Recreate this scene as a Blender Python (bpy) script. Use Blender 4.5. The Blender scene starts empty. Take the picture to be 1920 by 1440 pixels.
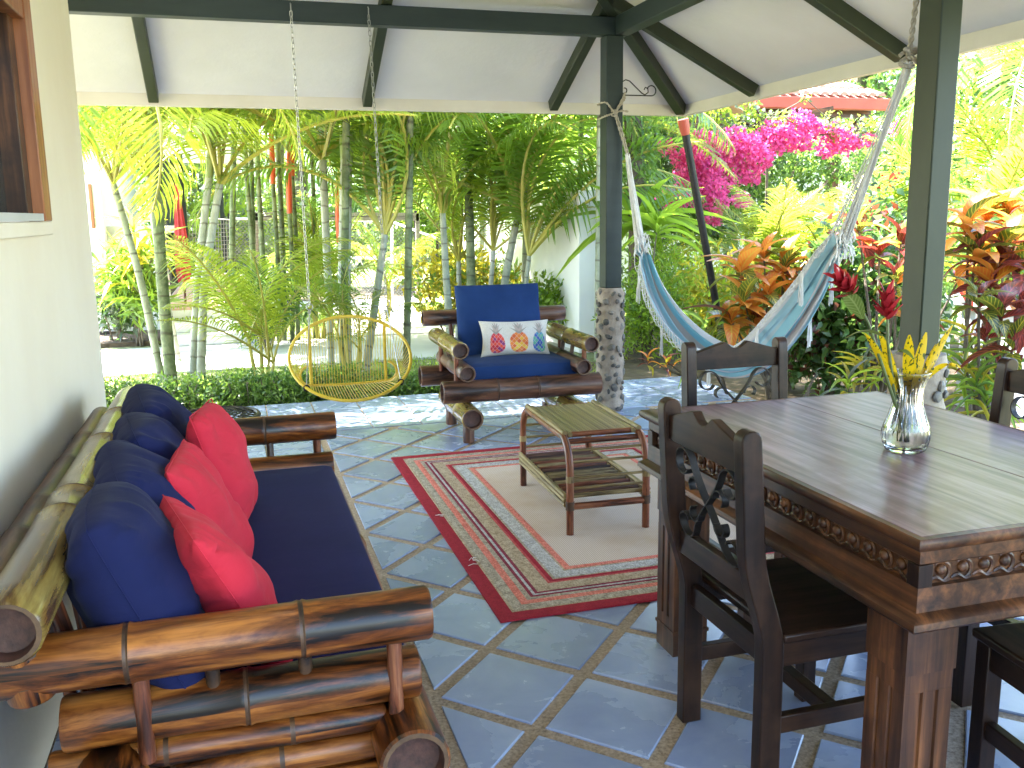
import bpy, bmesh, math, random
import numpy as np
from mathutils import Vector, Matrix, Quaternion, noise

# ---------------------------------------------------------------- camera, world, sun, exposure
SC = bpy.context.scene
COL = SC.collection
random.seed(7)
rng = np.random.default_rng(7)
F = 1720.0; CX, CY = 960.0, 720.0; EYE = 1.45
RM = np.array([[0.957474, -0.06518, 0.281061], [-0.288195, -0.169849, 0.942388], [-0.013687, -0.983312, -0.18141]])
cam_d = bpy.data.cameras.new('camera'); cam = bpy.data.objects.new('camera', cam_d); COL.objects.link(cam)
cam_d.sensor_fit = 'HORIZONTAL'; cam_d.sensor_width = 36.0; cam_d.lens = F / 1920.0 * 36.0
cam_d.clip_start = 0.05; cam_d.clip_end = 400
M = Matrix(((RM[0][0], -RM[0][1], -RM[0][2], 0), (RM[1][0], -RM[1][1], -RM[1][2], 0), (RM[2][0], -RM[2][1], -RM[2][2], EYE), (0, 0, 0, 1)))
cam.matrix_world = M
SC.camera = cam
SUN = Vector((-0.50, 0.60, 1.35)).normalized()
world = bpy.data.worlds.new('World'); SC.world = world; world.use_nodes = True
nt = world.node_tree; nt.nodes.clear()
sky = nt.nodes.new('ShaderNodeTexSky'); sky.sky_type = 'NISHITA'; sky.sun_disc = False
sky.sun_elevation = math.asin(SUN.z); sky.sun_rotation = math.atan2(SUN.x, SUN.y)
sky.air_density = 1.0; sky.dust_density = 1.5
bg = nt.nodes.new('ShaderNodeBackground'); bg.inputs['Strength'].default_value = 0.15
wo = nt.nodes.new('ShaderNodeOutputWorld')
nt.links.new(sky.outputs[0], bg.inputs[0]); nt.links.new(bg.outputs[0], wo.inputs[0])
sun_d = bpy.data.lights.new('sun', 'SUN'); sun_d.energy = 5.0; sun_d.angle = math.radians(0.55); sun_d.color = (1.0, 0.955, 0.90)
sun = bpy.data.objects.new('sun', sun_d); COL.objects.link(sun)
sun.rotation_mode = 'QUATERNION'; sun.rotation_quaternion = (-SUN).to_track_quat('-Z', 'Y')
SC.view_settings.view_transform = 'Standard'; SC.view_settings.look = 'None'
SC.view_settings.exposure = 3.8; SC.view_settings.gamma = 1.0
SC.cycles.use_denoising = True
SC.cycles.max_bounces = 10; SC.cycles.diffuse_bounces = 5; SC.cycles.glossy_bounces = 4
SC.cycles.transmission_bounces = 8; SC.cycles.sample_clamp_indirect = 8.0
SC.cycles.caustics_reflective = False; SC.cycles.caustics_refractive = False

# pixel -> place helpers (used to read true positions off the survey of the photograph)
C0 = np.array([0, 0, EYE])
def ray(px, py): return RM @ np.array([px - CX, py - CY, F])
def atz(px, py, z=0.0):
    r = ray(px, py); return Vector(C0 + (z - EYE) / r[2] * r)
def aty(px, py, y):
    r = ray(px, py); return Vector(C0 + y / r[1] * r)
def atx(px, py, x):
    r = ray(px, py); return Vector(C0 + x / r[0] * r)

# ---------------------------------------------------------------- object helpers
def root(name, loc, label, cat, group=None, rz=0.0, kind=None):
    o = bpy.data.objects.new(name, None); COL.objects.link(o); o.location = loc; o.rotation_euler = (0, 0, rz)
    o.empty_display_size = 0.1
    tag(o, label, cat, group, kind); return o
def tag(o, label=None, cat=None, group=None, kind=None):
    if label: o['label'] = label
    if cat: o['category'] = cat
    if group: o['group'] = group
    if kind: o['kind'] = kind
    return o
def link(name, me, parent=None, loc=None, rot=None, scale=None):
    o = bpy.data.objects.new(name, me); COL.objects.link(o)
    if parent: o.parent = parent
    if loc is not None: o.location = loc
    if rot is not None: o.rotation_euler = rot
    if scale is not None: o.scale = scale
    return o
def dup(r, loc, rz, label, scale=None):
    c = r.copy(); COL.objects.link(c); c.location = loc; c.rotation_euler = (0, 0, rz); c['label'] = label
    if scale: c.scale = scale
    for ch in list(r.children):
        d = ch.copy(); COL.objects.link(d); d.parent = c
        for g in list(ch.children):
            e = g.copy(); COL.objects.link(e); e.parent = d
    return c

def frame(d, up=Vector((0, 0, 1))):
    d = d.normalized()
    a = up.cross(d)
    if a.length < 1e-4: a = Vector((1, 0, 0)).cross(d)
    a.normalize(); b = d.cross(a).normalized()
    return a, b
class MB:
    def __init__(s, off=(0, 0, 0)):
        s.v = []; s.f = []; s.m = []; s.uv = []; s.off = Vector(off)
    def add(s, vs, fs, m=0, uvs=None):
        b = len(s.v)
        s.v += [Vector(v) - s.off for v in vs]
        for i, f in enumerate(fs):
            s.f.append([b + k for k in f]); s.m.append(m if isinstance(m, int) else m[i])
            s.uv.append(uvs[i] if uvs else [(0, 0)] * len(f))
    def box(s, c, d, m=0, rot=None):
        c = Vector(c); h = Vector(d) / 2; R = rot if rot is not None else Matrix.Identity(3)
        vs = [c + R @ Vector((x * h.x, y * h.y, z * h.z)) for x in (-1, 1) for y in (-1, 1) for z in (-1, 1)]
        s.add(vs, [(0, 1, 3, 2), (4, 6, 7, 5), (0, 4, 5, 1), (2, 3, 7, 6), (0, 2, 6, 4), (1, 5, 7, 3)], m)
        return s
    def beam(s, p0, p1, w, h, m=0, up=Vector((0, 0, 1))):
        p0 = Vector(p0); p1 = Vector(p1); a, b = frame(p1 - p0, up)
        vs = []
        for p in (p0, p1):
            for sa, sb in ((-1, -1), (1, -1), (1, 1), (-1, 1)): vs.append(p + a * sa * w / 2 + b * sb * h / 2)
        s.add(vs, [(3, 2, 1, 0), (4, 5, 6, 7), (0, 1, 5, 4), (1, 2, 6, 5), (2, 3, 7, 6), (3, 0, 4, 7)], m)
        return s
    def prism(s, poly, lo, hi, axis='z', m=0, ch=0.0):
        """extrude a ccw polygon (list of 2D) between lo and hi along axis; axis y -> poly is (x,z); x -> (y,z)"""
        def P(p, h):
            return {'z': (p[0], p[1], h), 'y': (p[0], h, p[1]), 'x': (h, p[0], p[1])}[axis]
        n = len(poly); vs = [P(p, lo) for p in poly] + [P(p, hi) for p in poly]
        fl = axis == 'y'
        fs = [tuple(range(n))[::-1], tuple(range(n, 2 * n))] + [(i, (i + 1) % n, n + (i + 1) % n, n + i) for i in range(n)]
        if fl: fs = [f[::-1] for f in fs]
        s.add(vs, fs, m); return s
    def tube(s, pts, r, n=8, m=0, cap=True, closed=False, flat=None):
        pts = [Vector(p) for p in pts]; k = len(pts)
        rs = r if isinstance(r, (list, tuple)) else [r] * k
        vs = []; acc = 0; vv = []
        up = Vector((0, 0, 1)); prev = None
        for i, p in enumerate(pts):
            if closed: d = pts[(i + 1) % k] - pts[i - 1]
            else: d = (pts[min(i + 1, k - 1)] - pts[max(i - 1, 0)])
            if d.length < 1e-9: d = Vector((0, 0, 1))
            d.normalize()
            if prev is None: a, b = frame(d)
            else:
                a = prev - d * prev.dot(d)
                if a.length < 1e-5: a, _ = frame(d)
                a.normalize(); b = d.cross(a)
            prev = a
            if i: acc += (pts[i] - pts[i - 1]).length
            vv.append(acc)
            for j in range(n):
                t = 2 * math.pi * j / n
                q = a * math.cos(t) * rs[i] + b * math.sin(t) * rs[i]
                vs.append(p + q)
        fs = []; uvs = []
        for i in range(k if closed else k - 1):
            i2 = (i + 1) % k
            for j in range(n):
                j2 = (j + 1) % n
                fs.append((i * n + j, i * n + j2, i2 * n + j2, i2 * n + j))
                v2 = vv[i2] if i2 else acc + 0.01
                uvs.append([(j / n, vv[i]), ((j + 1) / n, vv[i]), ((j + 1) / n, v2), (j / n, v2)])
        if cap and not closed:
            fs.append(tuple(range(n))[::-1]); fs.append(tuple((k - 1) * n + j for j in range(n)))
            uvs += [[(0, 0)] * n, [(0, 0)] * n]
        s.add(vs, fs, m, uvs); return s
    def ribbon(s, pts, width, thick, side=Vector((1, 0, 0)), m=0):
        """flat strip swept along pts; width along side"""
        pts = [Vector(p) for p in pts]; k = len(pts); vs = []
        for i, p in enumerate(pts):
            d = (pts[min(i + 1, k - 1)] - pts[max(i - 1, 0)]).normalized()
            b = side.cross(d).normalized()
            for sa, sb in ((-1, -1), (1, -1), (1, 1), (-1, 1)): vs.append(p + side * sa * width / 2 + b * sb * thick / 2)
        fs = []
        for i in range(k - 1):
            for j in range(4): fs.append((i * 4 + j, i * 4 + (j + 1) % 4, i * 4 + 4 + (j + 1) % 4, i * 4 + 4 + j))
        fs += [(3, 2, 1, 0), tuple((k - 1) * 4 + j for j in range(4))]
        s.add(vs, fs, m); return s
    def ball(s, c, r, nu=10, nv=6, m=0, sc=(1, 1, 1), jit=0, seed=0):
        c = Vector(c); vs = [c + Vector((0, 0, -r * sc[2]))]; rr = random.Random(seed)
        for i in range(1, nv):
            ph = -math.pi / 2 + math.pi * i / nv
            for j in range(nu):
                th = 2 * math.pi * j / nu; q = 1 + (rr.uniform(-jit, jit) if jit else 0)
                vs.append(c + Vector((r * sc[0] * math.cos(ph) * math.cos(th), r * sc[1] * math.cos(ph) * math.sin(th), r * sc[2] * math.sin(ph))) * q)
        vs.append(c + Vector((0, 0, r * sc[2])))
        fs = [(0, 1 + (j + 1) % nu, 1 + j) for j in range(nu)]
        for i in range(nv - 2):
            for j in range(nu):
                a = 1 + i * nu
                fs.append((a + j, a + (j + 1) % nu, a + nu + (j + 1) % nu, a + nu + j))
        a = 1 + (nv - 2) * nu; t = len(vs) - 1
        fs += [(a + j, a + (j + 1) % nu, t) for j in range(nu)]
        s.add(vs, fs, m); return s
    def mesh(s, name, mats, smooth=True):
        me = bpy.data.meshes.new(name)
        me.from_pydata([tuple(v) for v in s.v], [], s.f)
        for mt in (mats if isinstance(mats, (list, tuple)) else [mats]): me.materials.append(mt)
        me.polygons.foreach_set('material_index', s.m)
        uvl = me.uv_layers.new(name='UVMap')
        flat = [c for f in s.uv for u in f for c in u]
        uvl.data.foreach_set('uv', flat)
        if smooth:
            me.polygons.foreach_set('use_smooth', [True] * len(me.polygons))
            try: me.set_sharp_from_angle(angle=math.radians(38))
            except Exception: pass
        me.update(); return me
    def build(s, name, mats, parent=None, smooth=True, bevel=0.0, **kw):
        o = link(name, s.mesh(name, mats, smooth), parent)
        if bevel:
            b = o.modifiers.new('bevel', 'BEVEL'); b.width = bevel; b.segments = 2; b.limit_method = 'ANGLE'; b.angle_limit = math.radians(40)
        tag(o, **kw) if kw else None
        return o

# ---------------------------------------------------------------- materials
def newmat(name):
    m = bpy.data.materials.new(name); m.use_nodes = True; t = m.node_tree
    return m, t, t.nodes['Principled BSDF']
def N(t, typ, **kw):
    n = t.nodes.new(typ)
    for k, v in kw.items():
        if k in n.inputs: n.inputs[k].default_value = v
        else: setattr(n, k, v)
    return n
def ramp(t, src, stops):
    r = t.nodes.new('ShaderNodeValToRGB'); e = r.color_ramp.elements
    while len(e) < len(stops): e.new(0.5)
    for i, (p, c) in enumerate(stops): e[i].position = p; e[i].color = (*c, 1) if len(c) == 3 else c
    t.links.new(src, r.inputs[0]); return r
def coords(t, kind='Object', scale=(1, 1, 1), rot=(0, 0, 0)):
    tc = t.nodes.new('ShaderNodeTexCoord'); mp = t.nodes.new('ShaderNodeMapping')
    mp.inputs['Scale'].default_value = scale; mp.inputs['Rotation'].default_value = rot
    t.links.new(tc.outputs[kind], mp.inputs[0]); return mp.outputs[0]
def bump(t, bs, src, strength=0.3, dist=0.01):
    b = t.nodes.new('ShaderNodeBump'); b.inputs['Strength'].default_value = strength; b.inputs['Distance'].default_value = dist
    t.links.new(src, b.inputs['Height']); t.links.new(b.outputs[0], bs.inputs['Normal']); return b
def mix(t, a, b, fac, mode='MIX'):
    n = t.nodes.new('ShaderNodeMix'); n.data_type = 'RGBA'; n.blend_type = mode
    for sock, v in ((n.inputs[0], fac), (n.inputs[6], a), (n.inputs[7], b)):
        if hasattr(v, 'links') or isinstance(v, bpy.types.NodeSocket): t.links.new(v, sock)
        elif isinstance(v, (int, float)): sock.default_value = v
        else: sock.default_value = (*v, 1)
    return n.outputs[2]

def mat_noise(name, c1, c2, rough=0.6, scale=(3, 3, 3), detail=6, bstr=0.15, bdist=0.004, bscale=40, coat=0, kind='Object', spec=0.5, metal=0, rvar=0.0, lo=0.3, hi=0.7):
    m, t, b = newmat(name)
    co = coords(t, kind, scale)
    n = N(t, 'ShaderNodeTexNoise', Scale=1.0, Detail=detail, Roughness=0.6); t.links.new(co, n.inputs['Vector'])
    r = ramp(t, n.outputs[0], [(lo, c1), (hi, c2)])
    col = r.outputs[0]
    if rvar:
        oi = t.nodes.new('ShaderNodeObjectInfo'); hs = t.nodes.new('ShaderNodeHueSaturation')
        mr = N(t, 'ShaderNodeMapRange'); t.links.new(oi.outputs['Random'], mr.inputs[0]); mr.inputs[3].default_value = 1 - rvar; mr.inputs[4].default_value = 1 + rvar
        t.links.new(mr.outputs[0], hs.inputs['Value']); t.links.new(col, hs.inputs['Color']); col = hs.outputs[0]
    t.links.new(col, b.inputs['Base Color'])
    b.inputs['Roughness'].default_value = rough; b.inputs['Metallic'].default_value = metal
    b.inputs['Specular IOR Level'].default_value = spec
    if coat: b.inputs['Coat Weight'].default_value = coat; b.inputs['Coat Roughness'].default_value = 0.12
    if bstr:
        n2 = N(t, 'ShaderNodeTexNoise', Scale=bscale, Detail=4.0); t.links.new(coords(t, kind), n2.inputs['Vector'])
        bump(t, b, n2.outputs[0], bstr, bdist)
    return m

def mat_wood(name, c1, c2, axis=2, rough=0.4, coat=0.3, s=1.0, wear=None, rvar=0.12, warp=0.0, mid=None, spec=0.5):
    m, t, b = newmat(name)
    sc = [26 * s, 26 * s, 26 * s]; sc[axis] = 1.6 * s
    co = coords(t, 'Object', tuple(sc))
    oi = t.nodes.new('ShaderNodeObjectInfo')
    add = t.nodes.new('ShaderNodeVectorMath'); add.operation = 'ADD'
    mul = t.nodes.new('ShaderNodeVectorMath'); mul.operation = 'SCALE'; mul.inputs[3].default_value = 40
    comb = t.nodes.new('ShaderNodeCombineXYZ')
    for k in range(3): t.links.new(oi.outputs['Random'], comb.inputs[k])
    t.links.new(comb.outputs[0], mul.inputs[0]); t.links.new(co, add.inputs[0]); t.links.new(mul.outputs[0], add.inputs[1])
    n = N(t, 'ShaderNodeTexNoise', Scale=1.0, Detail=7.0, Roughness=0.62, Distortion=0.4); t.links.new(add.outputs[0], n.inputs['Vector'])
    st = [(0.32, c1), (0.68, c2)] if mid is None else [(0.3, c1), (0.5, mid), (0.68, c2)]
    r = ramp(t, n.outputs[0], st); col = r.outputs[0]
    if wear:
        n3 = N(t, 'ShaderNodeTexNoise', Scale=3.5, Detail=5.0, Roughness=0.65); t.links.new(coords(t, 'Object'), n3.inputs['Vector'])
        r3 = ramp(t, n3.outputs[0], [(0.45, (0, 0, 0)), (0.7, (1, 1, 1))])
        col = mix(t, col, wear, r3.outputs[0])
    t.links.new(col, b.inputs['Base Color'])
    rr = N(t, 'ShaderNodeMapRange'); t.links.new(n.outputs[0], rr.inputs[0]); rr.inputs[3].default_value = rough + 0.12; rr.inputs[4].default_value = rough - 0.1
    t.links.new(rr.outputs[0], b.inputs['Roughness'])
    if coat: b.inputs['Coat Weight'].default_value = coat; b.inputs['Coat Roughness'].default_value = 0.16
    b.inputs['Specular IOR Level'].default_value = spec
    bump(t, b, n.outputs[0], 0.35, 0.0015)
    return m

def mat_bamboo(name, c1, c2, c3, rough=0.28, coat=0.7, big=1.0):
    m, t, b = newmat(name)
    co = coords(t, 'UV', (4.0, 2.2 * big, 1))
    co2 = coords(t, 'UV', (30.0, 5.0 * big, 1))
    oi = t.nodes.new('ShaderNodeObjectInfo')
    def off(c):
        add = t.nodes.new('ShaderNodeVectorMath'); add.operation = 'ADD'
        comb = t.nodes.new('ShaderNodeCombineXYZ'); mu = t.nodes.new('ShaderNodeMath'); mu.operation = 'MULTIPLY'; mu.inputs[1].default_value = 37
        t.links.new(oi.outputs['Random'], mu.inputs[0]); t.links.new(mu.outputs[0], comb.inputs[1]); t.links.new(mu.outputs[0], comb.inputs[2])
        t.links.new(c, add.inputs[0]); t.links.new(comb.outputs[0], add.inputs[1]); return add.outputs[0]
    n = N(t, 'ShaderNodeTexNoise', Scale=1.0, Detail=6.0, Roughness=0.65, Distortion=0.6); t.links.new(off(co), n.inputs['Vector'])
    n2 = N(t, 'ShaderNodeTexNoise', Scale=1.0, Detail=4.0, Roughness=0.6); t.links.new(off(co2), n2.inputs['Vector'])
    r = ramp(t, n.outputs[0], [(0.40, c1), (0.50, c2), (0.64, c3)])
    r2 = ramp(t, n2.outputs[0], [(0.3, (0.45, 0.42, 0.4)), (0.6, (1, 1, 1))])
    col = mix(t, r.outputs[0], r2.outputs[0], 0.75, 'MULTIPLY')
    t.links.new(col, b.inputs['Base Color'])
    b.inputs['Roughness'].default_value = rough; b.inputs['Specular IOR Level'].default_value = 0.32
    b.inputs['Coat Weight'].default_value = coat; b.inputs['Coat Roughness'].default_value = 0.17
    bump(t, b, n2.outputs[0], 0.2, 0.0012)
    return m

def mat_leaf(name, dark, light, trans, mixf=0.45, rough=0.4, objvar=False, hue=0.03, spec=0.5, vein=None):
    m, t, b = newmat(name)
    g = t.nodes.new('ShaderNodeNewGeometry'); src = g.outputs['Random Per Island']
    if objvar:
        oi = t.nodes.new('ShaderNodeObjectInfo'); mm = t.nodes.new('ShaderNodeMath'); mm.operation = 'MULTIPLY_ADD'
        m2 = t.nodes.new('ShaderNodeMath'); m2.operation = 'MULTIPLY'; m2.inputs[1].default_value = 0.35
        t.links.new(src, m2.inputs[0]); t.links.new(oi.outputs['Random'], mm.inputs[0]); mm.inputs[1].default_value = 0.65; t.links.new(m2.outputs[0], mm.inputs[2]); src = mm.outputs[0]
    r = ramp(t, src, [(0.0, dark), (1.0, light)])
    r2 = ramp(t, src, [(0.0, tuple(0.55 * c for c in trans)), (1.0, trans)])
    col = r.outputs[0]; tcol = r2.outputs[0]
    if vein:
        co = coords(t, 'UV', (1, 1, 1)); sx = t.nodes.new('ShaderNodeSeparateXYZ'); t.links.new(co, sx.inputs[0])
        # uv: x across (-1..1), y along (0..1): chevron veins
        ab = t.nodes.new('ShaderNodeMath'); ab.operation = 'ABSOLUTE'; t.links.new(sx.outputs[0], ab.inputs[0])
        ma = t.nodes.new('ShaderNodeMath'); ma.operation = 'MULTIPLY_ADD'; t.links.new(ab.outputs[0], ma.inputs[0]); ma.inputs[1].default_value = -0.22; t.links.new(sx.outputs[1], ma.inputs[2])
        fr = t.nodes.new('ShaderNodeMath'); fr.operation = 'MULTIPLY'; fr.inputs[1].default_value = 9; t.links.new(ma.outputs[0], fr.inputs[0])
        f2 = t.nodes.new('ShaderNodeMath'); f2.operation = 'PINGPONG'; f2.inputs[1].default_value = 0.5; t.links.new(fr.outputs[0], f2.inputs[0])
        lt = ramp(t, f2.outputs[0], [(0.02, (1, 1, 1)), (0.16, (0, 0, 0))])
        mid = ramp(t, ab.outputs[0], [(0.05, (1, 1, 1)), (0.14, (0, 0, 0))])
        vm = mix(t, lt.outputs[0], mid.outputs[0], 1.0, 'LIGHTEN')
        col = mix(t, col, vein, vm); tcol = mix(t, tcol, vein, vm)
    t.links.new(col, b.inputs['Base Color']); b.inputs['Roughness'].default_value = rough; b.inputs['Specular IOR Level'].default_value = spec
    tr = t.nodes.new('ShaderNodeBsdfTranslucent'); t.links.new(tcol, tr.inputs[0])
    mx = t.nodes.new('ShaderNodeMixShader'); mx.inputs[0].default_value = mixf
    out = t.nodes['Material Output']
    t.links.new(b.outputs[0], mx.inputs[1]); t.links.new(tr.outputs[0], mx.inputs[2]); t.links.new(mx.outputs[0], out.inputs[0])
    return m

def mat_cloth(name, c, c2=None, rough=0.95, weave=900, bstr=0.25, wr=0.5):
    m, t, b = newmat(name)
    n = N(t, 'ShaderNodeTexNoise', Scale=6.0, Detail=4.0); t.links.new(coords(t, 'Object'), n.inputs['Vector'])
    c2 = c2 or tuple(min(1, x * 1.35) for x in c)
    r = ramp(t, n.outputs[0], [(0.3, c), (0.75, c2)]); t.links.new(r.outputs[0], b.inputs['Base Color'])
    b.inputs['Roughness'].default_value = rough; b.inputs['Sheen Weight'].default_value = 0.03; b.inputs['Sheen Roughness'].default_value = 0.4
    b.inputs['Specular IOR Level'].default_value = 0.2
    n2 = N(t, 'ShaderNodeTexNoise', Scale=weave, Detail=2.0); t.links.new(coords(t, 'Object'), n2.inputs['Vector'])
    b1 = bump(t, b, n2.outputs[0], bstr, 0.0006)
    n3 = N(t, 'ShaderNodeTexNoise', Scale=9.0, Detail=3.0, Distortion=1.2); t.links.new(coords(t, 'Object', (1, 1, 2)), n3.inputs['Vector'])
    b2 = t.nodes.new('ShaderNodeBump'); b2.inputs['Strength'].default_value = wr; b2.inputs['Distance'].default_value = 0.012
    t.links.new(n3.outputs[0], b2.inputs['Height']); t.links.new(b2.outputs[0], b1.inputs['Normal'])
    return m

M_ = {}
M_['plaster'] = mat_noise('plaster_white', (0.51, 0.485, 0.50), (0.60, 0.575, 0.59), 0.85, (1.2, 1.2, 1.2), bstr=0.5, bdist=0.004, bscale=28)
M_['fascia'] = mat_noise('fascia_cream', (0.55, 0.50, 0.44), (0.63, 0.58, 0.52), 0.8, (2, 2, 2), bstr=0.3, bscale=30)
M_['cream'] = mat_noise('cream_wall_paint', (0.76, 0.66, 0.53), (0.83, 0.75, 0.63), 0.8, (1.5, 1.5, 0.7), bstr=0.6, bdist=0.004, bscale=22)
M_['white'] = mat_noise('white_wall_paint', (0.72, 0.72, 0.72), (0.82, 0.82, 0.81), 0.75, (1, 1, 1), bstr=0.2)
M_['beam'] = mat_noise('dark_green_paint', (0.012, 0.020, 0.020), (0.022, 0.033, 0.031), 0.45, (2, 2, 8), spec=0.3, bstr=0.2, bdist=0.002, bscale=30)
M_['olive'] = mat_noise('olive_green_paint', (0.018, 0.025, 0.013), (0.036, 0.043, 0.024), 0.45, (3, 3, 1.2), spec=0.3, bstr=0.25, bdist=0.002, bscale=25)
M_['grout'] = mat_noise('pebble_grout', (0.20, 0.14, 0.085), (0.46, 0.35, 0.245), 0.85, (95, 95, 95), 3, 0.7, 0.003, 140)
M_['iron'] = mat_noise('wrought_iron', (0.010, 0.009, 0.009), (0.03, 0.024, 0.02), 0.5, (30, 30, 30), bstr=0.3, bscale=80, metal=0.4)
M_['galv'] = mat_noise('galvanised_steel', (0.22, 0.22, 0.21), (0.38, 0.37, 0.35), 0.4, (30, 30, 30), bstr=0.2, bscale=90, metal=0.85)
M_['soil'] = mat_noise('garden_soil', (0.05, 0.035, 0.022), (0.12, 0.085, 0.05), 0.95, (5, 5, 5), 8, 0.9, 0.03, 12)
M_['concrete'] = mat_noise('pale_concrete', (0.42, 0.405, 0.39), (0.58, 0.57, 0.55), 0.85, (1.2, 1.2, 1.2), 8, 0.5, 0.004, 30)
M_['stonebase'] = mat_noise('mortar', (0.20, 0.155, 0.11), (0.36, 0.30, 0.23), 0.85, (14, 14, 14), 6, 0.8, 0.006, 60)
M_['stone'] = mat_noise('river_stone', (0.045, 0.045, 0.04), (0.17, 0.15, 0.12), 0.55, (12, 12, 12), 5, 0.3, 0.002, 60, rvar=0.5)
M_['redroof'] = mat_noise('clay_roof_tile', (0.38, 0.16, 0.11), (0.55, 0.30, 0.24), 0.8, (3, 3, 3), 5, 0.3, 0.004, 30, rvar=0.2)
M_['redpaint'] = mat_noise('red_gutter_paint', (0.36, 0.055, 0.03), (0.45, 0.08, 0.045), 0.45, (2, 2, 2), bstr=0.05)
M_['pinktile'] = mat_noise('pink_terrace_tile', (0.50, 0.25, 0.21), (0.62, 0.34, 0.29), 0.5, (2, 2, 2), bstr=0.1, rvar=0.1)
M_['greywood'] = mat_wood('weathered_grey_wood', (0.12, 0.10, 0.085), (0.27, 0.24, 0.21), 0, 0.8, 0)
M_['orangewood'] = mat_wood('orange_window_wood', (0.22, 0.065, 0.02), (0.42, 0.15, 0.05), 2, 0.45, 0.2)
for k, ax in (('x', 0), ('y', 1), ('z', 2)):
    M_['wood' + k] = mat_wood('dark_carved_wood_' + k, (0.004, 0.0022, 0.0016), (0.036, 0.016, 0.009), ax, 0.42, 0.10, wear=(0.062, 0.030, 0.016), mid=(0.018, 0.008, 0.0048), spec=0.22)
    M_['brown' + k] = mat_wood('red_brown_wood_' + k, (0.010, 0.004, 0.002), (0.22, 0.085, 0.030), ax, 0.42, 0.10, mid=(0.085, 0.032, 0.012), wear=(0.018, 0.008, 0.005), spec=0.35)
M_['tabletop'] = mat_wood('table_top_wood', (0.07, 0.034, 0.033), (0.29, 0.165, 0.19), 1, 0.40, 0.16, s=1.1, mid=(0.185, 0.098, 0.11), wear=(0.14, 0.055, 0.05))
M_['bam_dark'] = mat_bamboo('varnished_bamboo', (0.006, 0.002, 0.001), (0.15, 0.040, 0.007), (0.42, 0.150, 0.028), rough=0.36, coat=0.16)
M_['bam_olive'] = mat_bamboo('pale_olive_bamboo', (0.07, 0.030, 0.008), (0.21, 0.135, 0.032), (0.32, 0.25, 0.07), rough=0.26, coat=0.35)
M_['bam_grey'] = mat_bamboo('weathered_brown_bamboo', (0.020, 0.009, 0.006), (0.10, 0.045, 0.026), (0.20, 0.10, 0.06), rough=0.42, coat=0.15)
M_['bam_thin'] = mat_bamboo('red_brown_cane', (0.05, 0.014, 0.006), (0.17, 0.047, 0.020), (0.28, 0.105, 0.045), rough=0.36, coat=0.25, big=2)
M_['bam_strip'] = mat_bamboo('straw_cane', (0.10, 0.065, 0.025), (0.25, 0.18, 0.075), (0.34, 0.26, 0.12), rough=0.4, coat=0.2, big=2)
M_['bam_in'] = mat_noise('bamboo_end_grain', (0.03, 0.012, 0.008), (0.10, 0.04, 0.027), 0.6, (40, 40, 40), bstr=0.3, bscale=90)
M_['bam_rim'] = mat_noise('bamboo_rim', (0.05, 0.025, 0.012), (0.14, 0.075, 0.035), 0.5, (30, 30, 30), bstr=0.3)
M_['bam_node'] = mat_noise('bamboo_node', (0.010, 0.004, 0.002), (0.10, 0.045, 0.018), 0.45, (25, 25, 25), bstr=0.3)
M_['navy'] = mat_cloth('navy_canvas', (0.008, 0.011, 0.052), (0.011, 0.015, 0.068), wr=0.25)
M_['navyseat'] = mat_cloth('navy_seat_canvas', (0.009, 0.010, 0.062), (0.012, 0.013, 0.075), wr=0.1)
M_['blue'] = mat_cloth('royal_blue_canvas', (0.009, 0.028, 0.10), (0.013, 0.038, 0.13), wr=0.3)
M_['red'] = mat_cloth('coral_red_cotton', (0.50, 0.022, 0.042), (0.58, 0.032, 0.055), wr=0.5)
M_['rope'] = mat_noise('hemp_rope', (0.25, 0.21, 0.15), (0.45, 0.40, 0.32), 0.9, (60, 60, 60), bstr=0.6, bscale=160)
M_['cord'] = mat_noise('cotton_cord', (0.55, 0.53, 0.50), (0.70, 0.68, 0.65), 0.9, (30, 30, 30), bstr=0.3, bscale=200)
M_['yellow'] = mat_noise('yellow_cord', (0.45, 0.30, 0.02), (0.60, 0.42, 0.03), 0.4, (20, 20, 20), bstr=0.15)
M_['glass'] = None
m, t, b = newmat('clear_glass'); b.inputs['Transmission Weight'].default_value = 1; b.inputs['Roughness'].default_value = 0.0; b.inputs['IOR'].default_value = 1.45; b.inputs['Base Color'].default_value = (0.97, 0.99, 0.98, 1); M_['glass'] = m
m, t, b = newmat('vase_water'); b.inputs['Transmission Weight'].default_value = 1; b.inputs['Roughness'].default_value = 0.0; b.inputs['IOR'].default_value = 1.33; b.inputs['Base Color'].default_value = (0.92, 0.88, 0.78, 1); M_['water'] = m
m, t, b = newmat('dark_window_pane'); b.inputs['Base Color'].default_value = (0.03, 0.028, 0.025, 1); b.inputs['Roughness'].default_value = 0.08; M_['pane'] = m

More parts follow.
